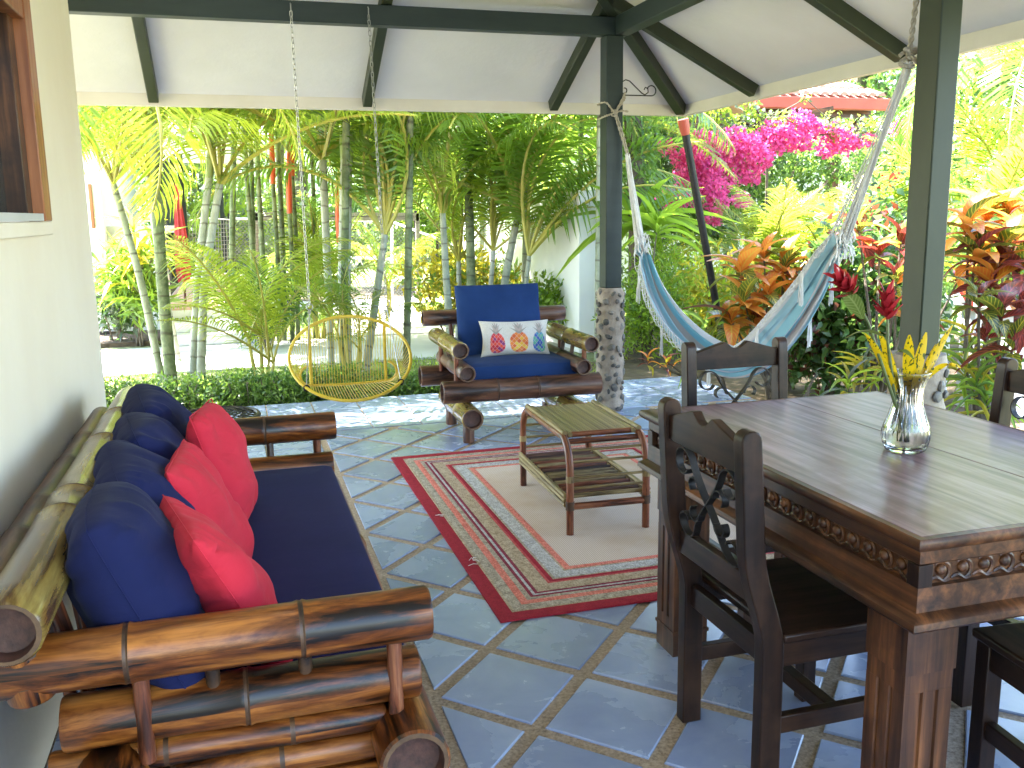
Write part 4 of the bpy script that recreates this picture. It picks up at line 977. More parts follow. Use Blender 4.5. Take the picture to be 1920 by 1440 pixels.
# DINING CHAIRS (local: faces +x, rear feet at x=0)
def make_chair(label, loc, rz):
    R = root('dining_chair', loc, label, 'chair', 'dark wooden dining chairs with iron scroll backs', rz)
    hw = 0.200; pw = 0.042
    def xback(z):  # centreline x of rear post against height: straight leg, backward sweep above the seat, near-vertical top
        if z < 0.40: return 0.0
        q = min(1, (z - 0.40) / 0.26); return -0.058 * (q * q * (3 - 2 * q)) - 0.022 * max(0, (z - 0.62) / 0.33)
    for s in (-1, 1):
        zs = list(np.linspace(0, 0.42, 4)) + list(np.linspace(0.46, 0.935, 12))
        fr_, bk = [], []
        for z in zs:
            x = xback(z); t_ = 0.029 if z < 0.5 else 0.029 - 0.006 * (z - 0.5)
            fr_.append((x + t_, z)); bk.append((x - t_, z))
        top = []
        xt = xback(0.935); r0 = 0.0265
        for a in np.linspace(0, math.pi, 8)[1:-1]: top.append((xt + r0 * math.cos(a), 0.935 + 0.024 * math.sin(a)))
        poly = bk[::-1]  # we need ccw in (x,z) 
        poly = [p for p in fr_] + top + bk[::-1]
        mb = MB(); mb.prism([(p[0], p[1]) for p in poly][::-1], s * hw - pw / 2, s * hw + pw / 2, axis='y')
        mb.build('back_post', M_['woodz'], R, bevel=0.004)
        MB().box((0.385, s * (hw - 0.004), 0.212), (0.044, 0.044, 0.424)).build('front_leg', M_['woodz'], R, bevel=0.003)
        MB().box((0.195, s * (hw - 0.002), 0.392), (0.336, 0.028, 0.062)).build('side_apron', M_['woodx'], R, bevel=0.002)
        MB().box((0.195, s * (hw - 0.002), 0.205), (0.336, 0.026, 0.046)).build('side_stretcher', M_['woodx'], R, bevel=0.003)
    MB().box((0.195, 0, 0.205), (0.034, 2 * hw - 0.03, 0.040)).build('cross_stretcher', M_['woody'], R, bevel=0.003)
    MB().box((0.40, 0, 0.392), (0.026, 2 * hw - 0.052, 0.062)).build('front_apron', M_['woody'], R, bevel=0.002)
    MB().box((0.0, 0, 0.392), (0.026, 2 * hw - 0.045, 0.062)).build('rear_apron', M_['woody'], R, bevel=0.002)
    MB().box((0.222, 0, 0.437), (0.395, 2 * hw + 0.05, 0.024)).build('seat', M_['woodx'], R, bevel=0.006)
    # crest rail with shaped top
    pts = []
    n = 32; w2 = hw - pw / 2 + 0.003
    for k in range(n + 1):
        y = -w2 + 2 * w2 * k / n; a = abs(y)
        z = 0.952 - 0.045 * max(0, (a - 0.055)) / (w2 - 0.055) if a > 0.055 else 0
        if a > 0.055: zz = 0.915 + 0.037 * (1 - ((a - 0.055) / (w2 - 0.055))) ** 1.0
        elif a > 0.04: zz = 0.952
        else: zz = 0.952 - 0.026 * math.cos(a / 0.04 * math.pi / 2) ** 0.7
        pts.append((y, zz))
    poly = [(-w2, 0.848), (w2, 0.848)] + pts[::-1]
    mb = MB((-xback(0.9), 0, 0)); mb.prism(poly, -0.013, 0.013, axis='x'); mb.build('crest_rail', M_['woody'], R, bevel=0.003)
    mb = MB((-xback(0.56), 0, 0)); mb.box((0, 0, 0.557), (0.024, 2 * w2, 0.066)); mb.build('lower_rail', M_['woody'], R, bevel=0.003)
    # iron scrolls: X of two flat bars with curls
    def bx(z): return xback(z)
    def P(y, z): return Vector((bx(z), y, z))
    def curl(cy, cz, r, a0, turn, n=16, shrink=0.5): return [P(cy + r * (1 - shrink * k / n) * math.cos(a0 + turn * k / n), cz + r * (1 - shrink * k / n) * math.sin(a0 + turn * k / n)) for k in range(n + 1)]
    for s in (-1, 1):
        ln = [P(s * (0.085 - 0.17 * q + 0.010 * math.sin(q * 2 * math.pi)), 0.835 - 0.235 * q) for q in np.linspace(0, 1, 14)]
        up = curl(s * 0.115, 0.806, 0.040, math.pi / 2 - s * (math.pi / 2 - 1.9) if s > 0 else math.pi / 2 + 0.35, -s * 5.0 if s > 0 else 5.0)
        up = [P(s * 0.118 + s * 0.043 * (1 - .35 * k / 16) * math.cos(2.4 - 5.0 * k / 16), 0.800 + 0.043 * (1 - .35 * k / 16) * math.sin(2.4 - 5.0 * k / 16)) for k in range(17)]
        dn = [P(-s * 0.118 - s * 0.040 * (1 - .35 * k / 16) * math.cos(-2.4 + 5.0 * k / 16), 0.632 + 0.040 * (1 - .35 * k / 16) * math.sin(-2.4 + 5.0 * k / 16)) for k in range(17)]
        MB().ribbon(up[::-1] + ln[1:-1] + dn, 0.020, 0.004, side=Vector((1, 0, 0))).build('iron_scroll', M_['iron'], R)
        c1_ = [P(s * 0.03 + s * 0.036 + s * 0.028 * (1 - .3 * k / 12) * math.cos(3.3 - 4.2 * k / 12), 0.750 + 0.026 * (1 - .3 * k / 12) * math.sin(3.3 - 4.2 * k / 12)) for k in range(13)]
        c2_ = [P(s * 0.066 + s * 0.028 * (1 - .3 * k / 12) * math.cos(-3.3 + 4.2 * k / 12), 0.676 + 0.026 * (1 - .3 * k / 12) * math.sin(-3.3 + 4.2 * k / 12)) for k in range(13)]
        MB().ribbon(c1_, 0.019, 0.004).build('iron_curl', M_['iron'], R)
        MB().ribbon(c2_, 0.019, 0.004).build('iron_curl', M_['iron'], R)
    return R
chA = make_chair('dining chair seen from behind at the near left, back toward the sofa', (1.18, 2.005, 0), 0)
chB = dup(chA, (1.855, 3.08, 0), -math.pi / 2, 'dining chair at the far end of the table, its back against the hammock')
chC = dup(chA, (2.375, 2.225, 0), math.pi, 'dining chair cut by the photo edge, on the table side toward the croton bush')
chD = dup(chA, (1.84, 1.24, 0), math.pi / 2 - 0.10, 'dining chair at the near end of the table, only its dark seat and legs showing')

# VASE AND FLOWERS
vc = Vector((1.752, 2.06, tz))
vase = root('glass_vase', vc, 'fluted clear glass vase half full of water on the dining table', 'vase')
def lathe(prof, n=72, flute=0.0, nf=24, off=(0, 0, 0)):
    vs = []; fs = []
    for (r, z, fl) in prof:
        for j in range(n):
            t = 2 * math.pi * j / n; q = r * (1 + flute * fl * (0.5 + 0.5 * math.cos(t * nf)))
            vs.append((q * math.cos(t), q * math.sin(t), z))
    for i in range(len(prof) - 1):
        for j in range(n): fs.append((i * n + j, i * n + (j + 1) % n, (i + 1) * n + (j + 1) % n, (i + 1) * n + j))
    mb = MB(); mb.add(vs, fs); return mb
outer = [(0.0005, 0.001, 0), (0.0468, 0.001, 0), (0.0538, 0.006, 0), (0.0597, 0.020, .2), (0.0643, 0.040, .5), (0.0643, 0.056, .8), (0.0585, 0.078, 1), (0.0491, 0.104, 1), (0.0410, 0.132, 1), (0.0380, 0.155, 1), (0.0392, 0.175, 1), (0.0445, 0.195, .8), (0.0515, 0.212, .4), (0.0562, 0.222, 0)]
inner = [(0.0545, 0.222, 0), (0.0499, 0.212, 0), (0.0428, 0.195, 0), (0.0376, 0.175, 0), (0.0364, 0.155, 0), (0.0393, 0.132, 0), (0.0475, 0.104, 0), (0.0569, 0.078, 0), (0.0627, 0.056, 0), (0.0624, 0.040, 0), (0.0563, 0.022, 0), (0.0458, 0.012, 0), (0.0005, 0.011, 0)]
lathe(outer + [(0.0555, 0.2245, 0), (0.0541, 0.2245, 0)] + inner, 96, -0.05, 24).build('body', M_['glass'], vase)
lathe([(0.0005, 0.0115, 0), (0.0452, 0.0115, 0), (0.0567, 0.0225, 0), (0.0630, 0.040, 0), (0.0632, 0.056, 0), (0.0612, 0.066, 0), (0.0005, 0.066, 0)], 48).build('water', M_['water'], vase)

def blade(pts, width, n_side=Vector((1, 0, 0)), fold=0.15, prof=None):
    """leaf strip along pts, returns verts, faces, uvs (u -1..1, v 0..1)"""
    pts = [Vector(p) for p in pts]; k = len(pts); vs = []; uv = []
    for i, p in enumerate(pts):
        d = (pts[min(i + 1, k - 1)] - pts[max(i - 1, 0)]).normalized()
        sd = n_side - d * n_side.dot(d); sd.normalize(); nn = d.cross(sd)
        t = i / (k - 1); w = width * (prof(t) if prof else max(0.03, math.sin(math.pi * min(1, t * 0.92 + 0.05)) ** 0.8))
        vs += [p - sd * w / 2 + nn * w * fold, p, p + sd * w / 2 + nn * w * fold]
    fs = []; uvs = []
    for i in range(k - 1):
        a = i * 3
        for q in (0, 1):
            fs.append((a + q, a + q + 1, a + 4 + q, a + 3 + q)); t0, t1 = i / (k - 1), (i + 1) / (k - 1)
            uvs.append([(q - 1, t0), (q, t0), (q, t1), (q - 1, t1)])
    return vs, fs, uvs
def ypt(px, py, y): return aty(px, py, y)
def curve(p0, p1, sag, n=9, side=(0, 0, 1)):
    p0 = Vector(p0); p1 = Vector(p1); s = Vector(side)
    return [p0.lerp(p1, k / (n - 1)) + s * sag * 4 * (k / (n - 1)) * (1 - k / (n - 1)) for k in range(n)]
m, t, b = newmat('speckled_yellow_leaf')
n1 = N(t, 'ShaderNodeTexNoise', Scale=130.0, Detail=2.0); t.links.new(coords(t, 'Object', (1, 1, 0.5)), n1.inputs['Vector'])
rr_ = ramp(t, n1.outputs[0], [(0.57, (0.78, 0.52, 0.01)), (0.62, (0.07, 0.09, 0.01))]); t.links.new(rr_.outputs[0], b.inputs['Base Color']); b.inputs['Roughness'].default_value = 0.3
tr = t.nodes.new('ShaderNodeBsdfTranslucent'); t.links.new(rr_.outputs[0], tr.inputs[0]); mx = t.nodes.new('ShaderNodeMixShader'); mx.inputs[0].default_value = 0.35
t.links.new(b.outputs[0], mx.inputs[1]); t.links.new(tr.outputs[0], mx.inputs[2]); t.links.new(mx.outputs[0], t.nodes['Material Output'].inputs[0]); M_['speckle'] = m
M_['stem'] = mat_noise('green_stem', (0.05, 0.07, 0.02), (0.12, 0.15, 0.05), 0.5, (20, 20, 4), bstr=0.1)
M_['petal'] = mat_leaf('red_ginger_petal', (0.30, 0.01, 0.02), (0.52, 0.04, 0.05), (0.6, 0.03, 0.04), 0.3, 0.4)
M_['gleaf'] = mat_leaf('ginger_leaf', (0.06, 0.10, 0.02), (0.14, 0.20, 0.05), (0.25, 0.35, 0.06), 0.35, 0.3, vein=(0.28, 0.34, 0.12))
inn = vc + Vector((0, 0, 0.03))
def flower(tip, mid, base, label, tilt, seedn):
    R = root('red_ginger_flower', base, label, 'flower', 'red ginger flowers in the vase')
    B = Vector(base); st = [base, Vector(base).lerp(Vector(mid), .5), mid, Vector(mid).lerp(Vector(tip), .55) + Vector((0, 0, .006)), tip]
    MB(B).tube(st, [0.004, 0.0045, 0.0042, 0.004, 0.0035], 8).build('stem', M_['stem'], R)
    d = (Vector(tip) - Vector(mid)).normalized(); d = (d + tilt).normalized(); a, b = frame(d); rr = random.Random(seedn)
    for k in range(22):
        ph = k * 2.4; s0 = 0.052 * k / 22; op = 1.05 - 0.75 * k / 22; L = 0.046 + 0.014 * math.sin(k)
        p = Vector(tip) + d * (s0 - 0.012); out = a * math.cos(ph) + b * math.sin(ph)
        q1 = p + (d * (1 - op * .4) + out * op).normalized() * L * 0.5; q2 = q1 + (d + out * op * 0.9).normalized() * L * 0.6
        vs, fs, uvs = blade([p, p.lerp(q1, .5), q1, q1.lerp(q2, .55), q2], 0.026, n_side=d.cross(out), fold=0.2)
        mb = MB(B); mb.add(vs, fs, 0, uvs); mb.build('petal', M_['petal'], R)
    return R
f1 = flower(ypt(1596, 545, 2.02), ypt(1628, 607, 2.04), vc + Vector((0.006, 0.0, 0.03)), 'red ginger flower on the longer stem, pointing at the hammock', Vector((-0.5, 0, 0.15)), 1)
f2 = flower(ypt(1664, 592, 2.05), ypt(1664, 640, 2.05), vc + Vector((-0.008, 0.01, 0.03)), 'upright red ginger flower on the shorter stem, beside the olive post', Vector((0, 0, 0.2)), 2)
vs, fs, uvs = blade(curve(ypt(1613, 577, 2.03), ypt(1576, 552, 2.03), 0.010, 8) , 0.034, n_side=Vector((0.3, 0.6, -0.8)))
lf = MB(f1.location)
bl = curve(ypt(1618, 598, 2.03), ypt(1580, 549, 2.02), 0.012, 9); vs, fs, uvs = blade(bl, 0.042, n_side=Vector((0.2, 0.5, -1)), fold=0.1); lf.add(vs, fs, 0, uvs)
lf.build('bract', M_['gleaf'], f1)
lf = MB(f2.location); bl = curve(ypt(1655, 630, 2.04), ypt(1583, 636, 1.98), 0.02, 10); vs, fs, uvs = blade(bl, 0.026, n_side=Vector((0.1, 1, -0.4)), fold=0.1); lf.add(vs, fs, 0, uvs); lf.build('leaf', M_['gleaf'], f2)
lf = MB(f2.location); bl = curve(ypt(1672, 668, 2.03), ypt(1713, 674, 2.0), 0.018, 10); vs, fs, uvs = blade(bl, 0.020, n_side=Vector((0.1, 1, -0.5)), fold=0.1); lf.add(vs, fs, 0, uvs); lf.build('leaf', M_['gleaf'], f2)
YL = [((1622, 625), (1672, 740), 2.03, 0.020), ((1648, 622), (1680, 745), 2.05, 0.022), ((1705, 628), (1701, 740), 2.0, 0.030), ((1737, 623), (1712, 745), 2.05, 0.026), ((1786, 610), (1722, 745), 2.06, 0.019), ((1802, 690), (1725, 735), 2.0, 0.017), ((1755, 645), (1725, 740), 2.10, 0.012)]
YLAB = ['leftmost speckled yellow leaf, crossing behind the ginger stem', 'speckled yellow leaf between the two ginger stems', 'broad upright speckled yellow leaf in the middle of the vase', 'upright speckled yellow leaf in front of the post seam', 'long speckled yellow leaf reaching highest on the right', 'yellow leaf bending down low over the vase rim', 'narrow pale yellow leaf behind the long speckled one']
for k, (tp, bs_, y, w) in enumerate(YL):
    tip = ypt(tp[0], tp[1], y); bot = ypt(bs_[0], bs_[1], 2.06); bot = vc + (bot - vc) * 1.0; bot.x = vc.x + (bot.x - vc.x) * .7; bot.y = 2.06
    basep = vc + Vector((0.012 * math.cos(k), 0.012 * math.sin(k), 0.05 + 0.01 * (k % 3)))
    R = root('croton_sprig', basep, YLAB[k], 'leaf', 'yellow croton leaves in the vase')
    sg = 0.012 if k != 5 else 0.035
    MB(basep).tube([basep, basep.lerp(bot, .6), bot], [0.0018, 0.002, 0.002], 6).build('stalk', M_['stem'], R)
    vs, fs, uvs = blade(curve(bot, tip, sg, 10), w, n_side=Vector((0.78, -0.62 + 0.12 * (k % 3), 0.1)), fold=0.12)
    mb = MB(basep); mb.add(vs, fs, 0, uvs); mb.build('leaf_blade', M_['speckle'], R)

# ================================================================ HANGING THINGS
lk = MB(); lr, ll = 0.0085, 0.019
pl_ = [Vector((lr * math.cos(a), 0, lr * math.sin(a) + (ll - lr if math.sin(a) > 0 else lr - ll))) for a in np.linspace(0, 2 * math.pi, 13)[:-1]]
lk.tube(pl_, 0.0026, 5, closed=True); link_me = lk.mesh('link', M_['galv'])
def chain(parent, p0, p1, part='chain'):
    p0 = Vector(p0); p1 = Vector(p1); L = (p1 - p0).length; n = max(2, int(L / 0.0315)); d = (p1 - p0).normalized()
    e = bpy.data.objects.new(part, None); COL.objects.link(e); e.parent = parent; e.location = p0
    for k in range(n):
        q = Vector((0, 0, 1)).rotation_difference(d) @ Quaternion((0, 0, 1), (k % 2) * math.pi / 2 + 0.35)
        o = link('link', link_me, e); o.location = (p1 - p0) * (k + 0.5) / n; o.rotation_mode = 'QUATERNION'; o.rotation_quaternion = q
    return e
sw_c = Vector((0.720, 6.26, 0.505))
swing = root('hanging_chair', sw_c, 'yellow corded oval hanging chair swinging from two chains', 'hanging chair')
A_, B_ = 0.412, 0.262
def hoop(t, k=1.0, dy=0.0): return Vector((A_ * k * math.cos(t), 0.20 * math.sin(t) + dy, B_ * k * math.sin(t)))
MB().tube([hoop(2 * math.pi * k / 56) for k in range(56)], 0.0115, 10, closed=True).build('hoop', M_['yellow'], swing)
sxs = (-0.262, 0.262)
seatb = lambda x: Vector((x, 0.17 + 0.02 * (1 - (x / .27) ** 2), -0.205 - 0.012 * (1 - (x / .27) ** 2)))
def hoop_top(x): t = math.acos(max(-1, min(1, x / A_))); return hoop(t)
def hoop_bot(x): t = -math.acos(max(-1, min(1, x / A_))); return hoop(t)
for s in sxs: MB().tube([hoop_top(s), hoop_top(s).lerp(seatb(s), .5) + Vector((0, .02, 0)), seatb(s)], 0.0105, 8).build('upright', M_['yellow'], swing)
bar = [Vector((s_ * (0.262 + 0.075 * math.sin(a)), 0.17 - 0.02 * math.sin(a), -0.205 + 0.07 * (1 - math.cos(a)))) for s_ in (-1,) for a in np.linspace(math.pi * .93, 0, 9)]
bar += [seatb(x) for x in np.linspace(-0.2, 0.2, 9)] + [Vector(((0.262 + 0.075 * math.sin(a)), 0.17 - 0.02 * math.sin(a), -0.205 + 0.07 * (1 - math.cos(a)))) for a in np.linspace(0, math.pi * .93, 9)]
MB().tube(bar, 0.009, 8).build('seat_bar', M_['yellow'], swing)
for k in range(27):
    x = -0.25 + 0.5 * k / 26
    MB().tube([hoop_top(x), seatb(x)], 0.0022, 5, cap=False).build('back_cord', M_['yellow'], swing)
for k in range(30):
    x = -0.29 + 0.58 * k / 29; q = max(-.25, min(.25, x * .9 - .015))
    MB().tube([hoop_bot(x), seatb(q)], 0.0026, 5, cap=False).build('seat_cord', M_['yellow'], swing)
for s in (-1, 1):
    for k in range(20):
        t = math.radians(-44 + 92 * k / 19); p = hoop(t); a = math.pi * .9 * k / 19
        q = Vector(((0.262 + 0.075 * math.sin(a)), 0.17 - 0.02 * math.sin(a), -0.205 + 0.07 * (1 - math.cos(a))))
        MB().tube([Vector((s * p.x, p.y, p.z)), Vector((s * q.x, q.y, q.z))], 0.0022, 5, cap=False).build('side_cord', M_['yellow'], swing)
for s, px in ((-1, 0.44), (1, 0.925)):
    topz = 2.72 - sw_c.z; x = px - sw_c.x; tp = Vector((x, -0.065, topz)); ring = Vector((s * 0.262 + 0.01, 0.09, 0.36))
    chain(swing, tp, ring)
    MB().tube([ring + Vector((0.022 * math.cos(a), 0, 0.022 * math.sin(a) - .01)) for a in np.linspace(0, 2 * math.pi, 15)[:-1]], 0.003, 5, closed=True).build('ring', M_['galv'], swing)
    chain(swing, ring + Vector((0, 0, -.03)), hoop_top(s * 0.262) + Vector((0, 0, .012)))
    MB().tube([ring + Vector((0, 0, -.03)), hoop(math.radians(-40 if s > 0 else -140)) + Vector((0, 0, .01))], 0.0035, 6).build('stay', M_['galv'], swing)
    hb = hoop(math.radians(-40 if s > 0 else -140)); MB().tube([hb + Vector((0.018 * math.cos(a), 0, 0.018 * math.sin(a))) for a in np.linspace(0, 2 * math.pi, 13)[:-1]], 0.006, 5, closed=True).build('hook', M_['iron'], swing)
    MB().tube([Vector((x, -0.0, topz + .075)), Vector((x, -0.066, topz + 0.04)), tp + Vector((0, 0, -.0))], 0.004, 6).build('eye_bolt', M_['galv'], swing)

# ---------------- hammock
def hx_(px, py, X): return atx(px, py, X)
HP = [(1203, 455, 2.71, .035), (1208, 500, 2.73, .06), (1226, 560, 2.76, .085), (1262, 625, 2.80, .115), (1312, 676, 2.83, .14), (1378, 700, 2.85, .15), (1436, 682, 2.84, .145), (1490, 622, 2.81, .125), (1532, 555, 2.78, .095), (1560, 495, 2.75, .07), (1583, 450, 2.73, .045)]
cen = [hx_(a, b, x) for a, b, x, w in HP]; wid = [w for *_, w in HP]
ham = root('hammock', cen[5], 'white and teal striped cotton hammock slung between the two posts', 'hammock')
def cat(P, t):
    n = len(P) - 1; f = min(max(t * n, 0), n - 1e-6); i = int(f); u = f - i
    p0 = P[max(i - 1, 0)]; p1 = P[i]; p2 = P[i + 1]; p3 = P[min(i + 2, n)]
    return 0.5 * ((2 * p1) + (-1 * p0 + p2) * u + (2 * p0 - 5 * p1 + 4 * p2 - p3) * u * u + (-1 * p0 + 3 * p1 - 3 * p2 + p3) * u ** 3)
m, t, b = newmat('striped_hammock_cotton')
sx = t.nodes.new('ShaderNodeSeparateXYZ'); t.links.new(coords(t, 'UV'), sx.inputs[0])
r = ramp(t, sx.outputs[0], [(0, (0.62, 0.62, 0.64))]); r.color_ramp.interpolation = 'CONSTANT'
for p, c in ((0.05, (0.38, 0.58, 0.64)), (0.15, (0.42, 0.52, 0.54)), (0.19, (0.27, 0.50, 0.57)), (0.27, (0.60, 0.60, 0.60)), (0.31, (0.22, 0.44, 0.50)), (0.38, (0.48, 0.44, 0.42)), (0.45, (0.62, 0.62, 0.64)), (0.50, (0.26, 0.51, 0.60)), (0.60, (0.50, 0.56, 0.58)), (0.64, (0.38, 0.58, 0.64)), (0.72, (0.60, 0.6, 0.62)), (0.76, (0.45, 0.41, 0.39)), (0.84, (0.20, 0.45, 0.54)), (0.93, (0.62, 0.62, 0.64))):
    e = r.color_ramp.elements.new(p); e.color = (*c, 1)
t.links.new(r.outputs[0], b.inputs['Base Color']); b.inputs['Roughness'].default_value = 0.9
tr = t.nodes.new('ShaderNodeBsdfTranslucent'); t.links.new(r.outputs[0], tr.inputs[0]); mx = t.nodes.new('ShaderNodeMixShader'); mx.inputs[0].default_value = 0.3
t.links.new(b.outputs[0], mx.inputs[1]); t.links.new(tr.outputs[0], mx.inputs[2]); t.links.new(mx.outputs[0], t.nodes['Material Output'].inputs[0])
nn_ = N(t, 'ShaderNodeTexNoise', Scale=400.0); t.links.new(coords(t), nn_.inputs['Vector']); bump(t, b, nn_.outputs[0], 0.3, 0.001)
M_['hammock'] = m
S_, T_ = 80, 44; vs = []; edge = [[], []]
for i in range(S_ + 1):
    s = i / S_; c = cat(cen, s); w = float(cat(wid, s)); d = (cat(cen, min(1, s + .01)) - cat(cen, max(0, s - .01))).normalized()
    side = Vector((1, 0, 0)) - d * d.x; side.normalize(); nn = side.cross(d); nn = nn if nn.z > 0 else -nn
    gather = 1 - min(1, w / 0.2)
    for j in range(T_ + 1):
        tt = -1 + 2 * j / T_
        ruf = math.sin(tt * 16 + 2 * math.sin(s * 5)) * (0.006 + 0.012 * gather) + math.sin(tt * 31 + s * 9) * 0.004
        p = c + side * (w * tt * 0.85) + nn * (w * 1.15 * abs(tt) ** 2.0 + ruf - w * .15)
        vs.append(p)
        if j == 0: edge[0].append(p)
        if j == T_: edge[1].append(p)
fs = []; uvs = []
for i in range(S_):
    for j in range(T_):
        fs.append((i * (T_ + 1) + j, i * (T_ + 1) + j + 1, (i + 1) * (T_ + 1) + j + 1, (i + 1) * (T_ + 1) + j))
        uvs.append([(j / T_, i / S_), ((j + 1) / T_, i / S_), ((j + 1) / T_, (i + 1) / S_), (j / T_, (i + 1) / S_)])
mb = MB(cen[5]); mb.add(vs, fs, 0, uvs); hb_ = mb.build('body', M_['hammock'], ham)
so = hb_.modifiers.new('thick', 'SOLIDIFY'); so.thickness = 0.003
K1 = aty(1176, 292, 6.13); K2 = hx_(1703, 125, 2.66)
for kk, (K, i0, sgn) in enumerate(((K1, 0, 1), (K2, S_, -1))):
    for c in range(24):
        j = int(c / 23 * T_); p = vs[i0 * (T_ + 1) + j]; r_ = random.Random(c + 100 * kk)
        j2 = K + Vector((r_.uniform(-.012, .012), r_.uniform(-.012, .012), r_.uniform(-.02, .02)))
        md = p.lerp(j2, 0.5) + Vector((r_.uniform(-.006, .006), r_.uniform(-.006, .006), -0.012))
        MB(cen[5]).tube([p, md, j2], 0.0036 if kk else 0.004, 5, cap=False).build('suspension_cord', M_['cord'], ham)
# gathered collar of tied ends
for i0, lab in ((0, 1), (S_, -1)):
    cc = cat(cen, i0 / S_)
    mb = MB(cen[5]); r_ = random.Random(i0)
    for k in range(46):
        a = r_.uniform(0, 2 * math.pi); rad = 0.045 * r_.uniform(.7, 1.1); p = cc + Vector((rad * math.cos(a), rad * .6 * math.sin(a), r_.uniform(-.06, .07)))
        q = p + Vector((r_.uniform(-.03, .03), r_.uniform(-.03, .03), -r_.uniform(.03, .09))); mb.tube([p, p.lerp(q, .5) + Vector((r_.uniform(-.01, .01), 0, .01)), q], 0.0035, 4)
    mb.build('tied_ends', M_['cord'], ham, kind='stuff')
# braided fringe with tassels along both edges
for e_, E in enumerate(edge):
    mb = MB(cen[5]); r_ = random.Random(5 + e_)
    for i in range(4, S_ - 3):
        p = E[i]; q = E[min(i + 3, S_)]
        out = Vector((0.35 * (1 if e_ else -1), 0, -1)).normalized()
        h = 0.045 + 0.02 * r_.random(); m1 = p.lerp(q, .5) + out * h
        mb.tube([p, p.lerp(m1, .5) + Vector((0, 0, -.01)), m1], 0.0022, 4, cap=False); mb.tube([q, q.lerp(m1, .5) + Vector((0, 0, -.01)), m1], 0.0022, 4, cap=False)
        if i + 4 < S_:
            q2 = E[i + 3].lerp(E[i + 4], .5) + out * h; mb.tube([m1, m1.lerp(q2, .5) + Vector((0, 0, -.012)), q2], 0.0022, 4, cap=False)
    mb.build('fringe_net', M_['cord'], ham, kind='stuff')
    for i in range(9 + 4 * e_, S_ - 6, 11 if e_ else 15):
        p = E[i] + Vector((0.02 * (1 if e_ else -1), 0, -0.055)); mb = MB(cen[5])
        L = r_.uniform(.10, .17)
        for k in range(16):
            a = r_.uniform(0, 6.28); rr2 = r_.uniform(.2, 1) * 0.013
            mb.tube([p + Vector((r_.uniform(-.004, .004), r_.uniform(-.015, .015), 0.01)), p + Vector((rr2 * math.cos(a), rr2 * math.sin(a), -L * .5)), p + Vector((rr2 * 1.3 * math.cos(a), rr2 * 1.3 * math.sin(a), -L * r_.uniform(.85, 1.1)))], 0.0026, 4)
        mb.build('tassel', M_['cord'], ham)
def rope(pts, name='rope', r=0.006, parent=ham, off=cen[5]):
    """two-strand twisted rope"""
    P = [Vector(p) for p in pts]; dense = []
    n = max(6, int(sum((P[i + 1] - P[i]).length for i in range(len(P) - 1)) / 0.006))
    for k in range(n + 1): dense.append(cat(P, k / n))
    mb = MB(off)
    for ph in (0, math.pi):
        o = []
        for k, p in enumerate(dense):
            d = (dense[min(k + 1, n)] - dense[max(k - 1, 0)]).normalized(); a, b2 = frame(d); th = k * 0.55 + ph
            o.append(p + (a * math.cos(th) + b2 * math.sin(th)) * r * 0.62)
        mb.tube(o, r * 0.72, 5)
    return mb.build(name, M_['rope'], parent)
kn = aty(1152, 212, 6.19)
rope([K1, K1.lerp(kn, .5) + Vector((0, 0, -.0)), kn]); rope([K1 + Vector((.012, 0, 0)), K1.lerp(kn, .5) + Vector((.016, 0, 0)), kn + Vector((.012, 0, 0))])
w_ = 0.072
for zoff, tilt in ((0.0, 0.07), (0.03, -0.05)):
    lp = [(2.632 - w_, 6.262 - w_, kn.z + zoff + tilt), (2.632 - w_, 6.262 + w_, kn.z + zoff + tilt), (2.632 + w_, 6.262 + w_, kn.z + zoff + .1), (2.632 + w_, 6.262 - w_, kn.z + zoff + .1 + tilt * .5), kn + Vector((0.01, 0, .01))]
    rope([kn] + lp)
mb = MB(cen[5]); r_ = random.Random(9)
kp = [kn + Vector((0.022 * math.cos(a * 1.7), 0.012 * math.sin(a * 2.3), 0.022 * math.sin(a))) for a in np.linspace(0, 9, 26)]
mb.tube(kp, 0.006, 6); mb.build('knot', M_['rope'], ham)
rope([kn, kn + Vector((0.05, -.01, 0.015)), kn + Vector((0.10, -.01, 0.01))])
# right side: knot then rope up over the beam by the second post
kp = [K2 + Vector((0.03 * math.cos(a * 1.7), 0.022 * math.sin(a * 2.3), 0.035 * math.sin(a) + .03)) for a in np.linspace(0, 9, 26)]
mb = MB(cen[5]); mb.tube(kp, 0.009, 6); mb.build('knot', M_['rope'], ham)
rope([K2 + Vector((0, 0, .04)), K2.lerp(Vector((2.66, 3.19, 2.665)), .5), Vector((2.665, 3.20, 2.68))], r=0.009)
rope([K2 + Vector((0, 0, .04)), K2 + Vector((.02, -.05, 0.0)), K2 + Vector((.03, -.08, -.07)), K2 + Vector((.02, -.085, -.12))], r=0.009)
rope([(2.745, 3.20, 2.66), (2.745, 3.20, 2.80), (2.685, 3.20, 2.80), (2.625, 3.20, 2.80), (2.625, 3.20, 2.66), (2.665, 3.20, 2.655), (2.745, 3.20, 2.66)], r=0.009)

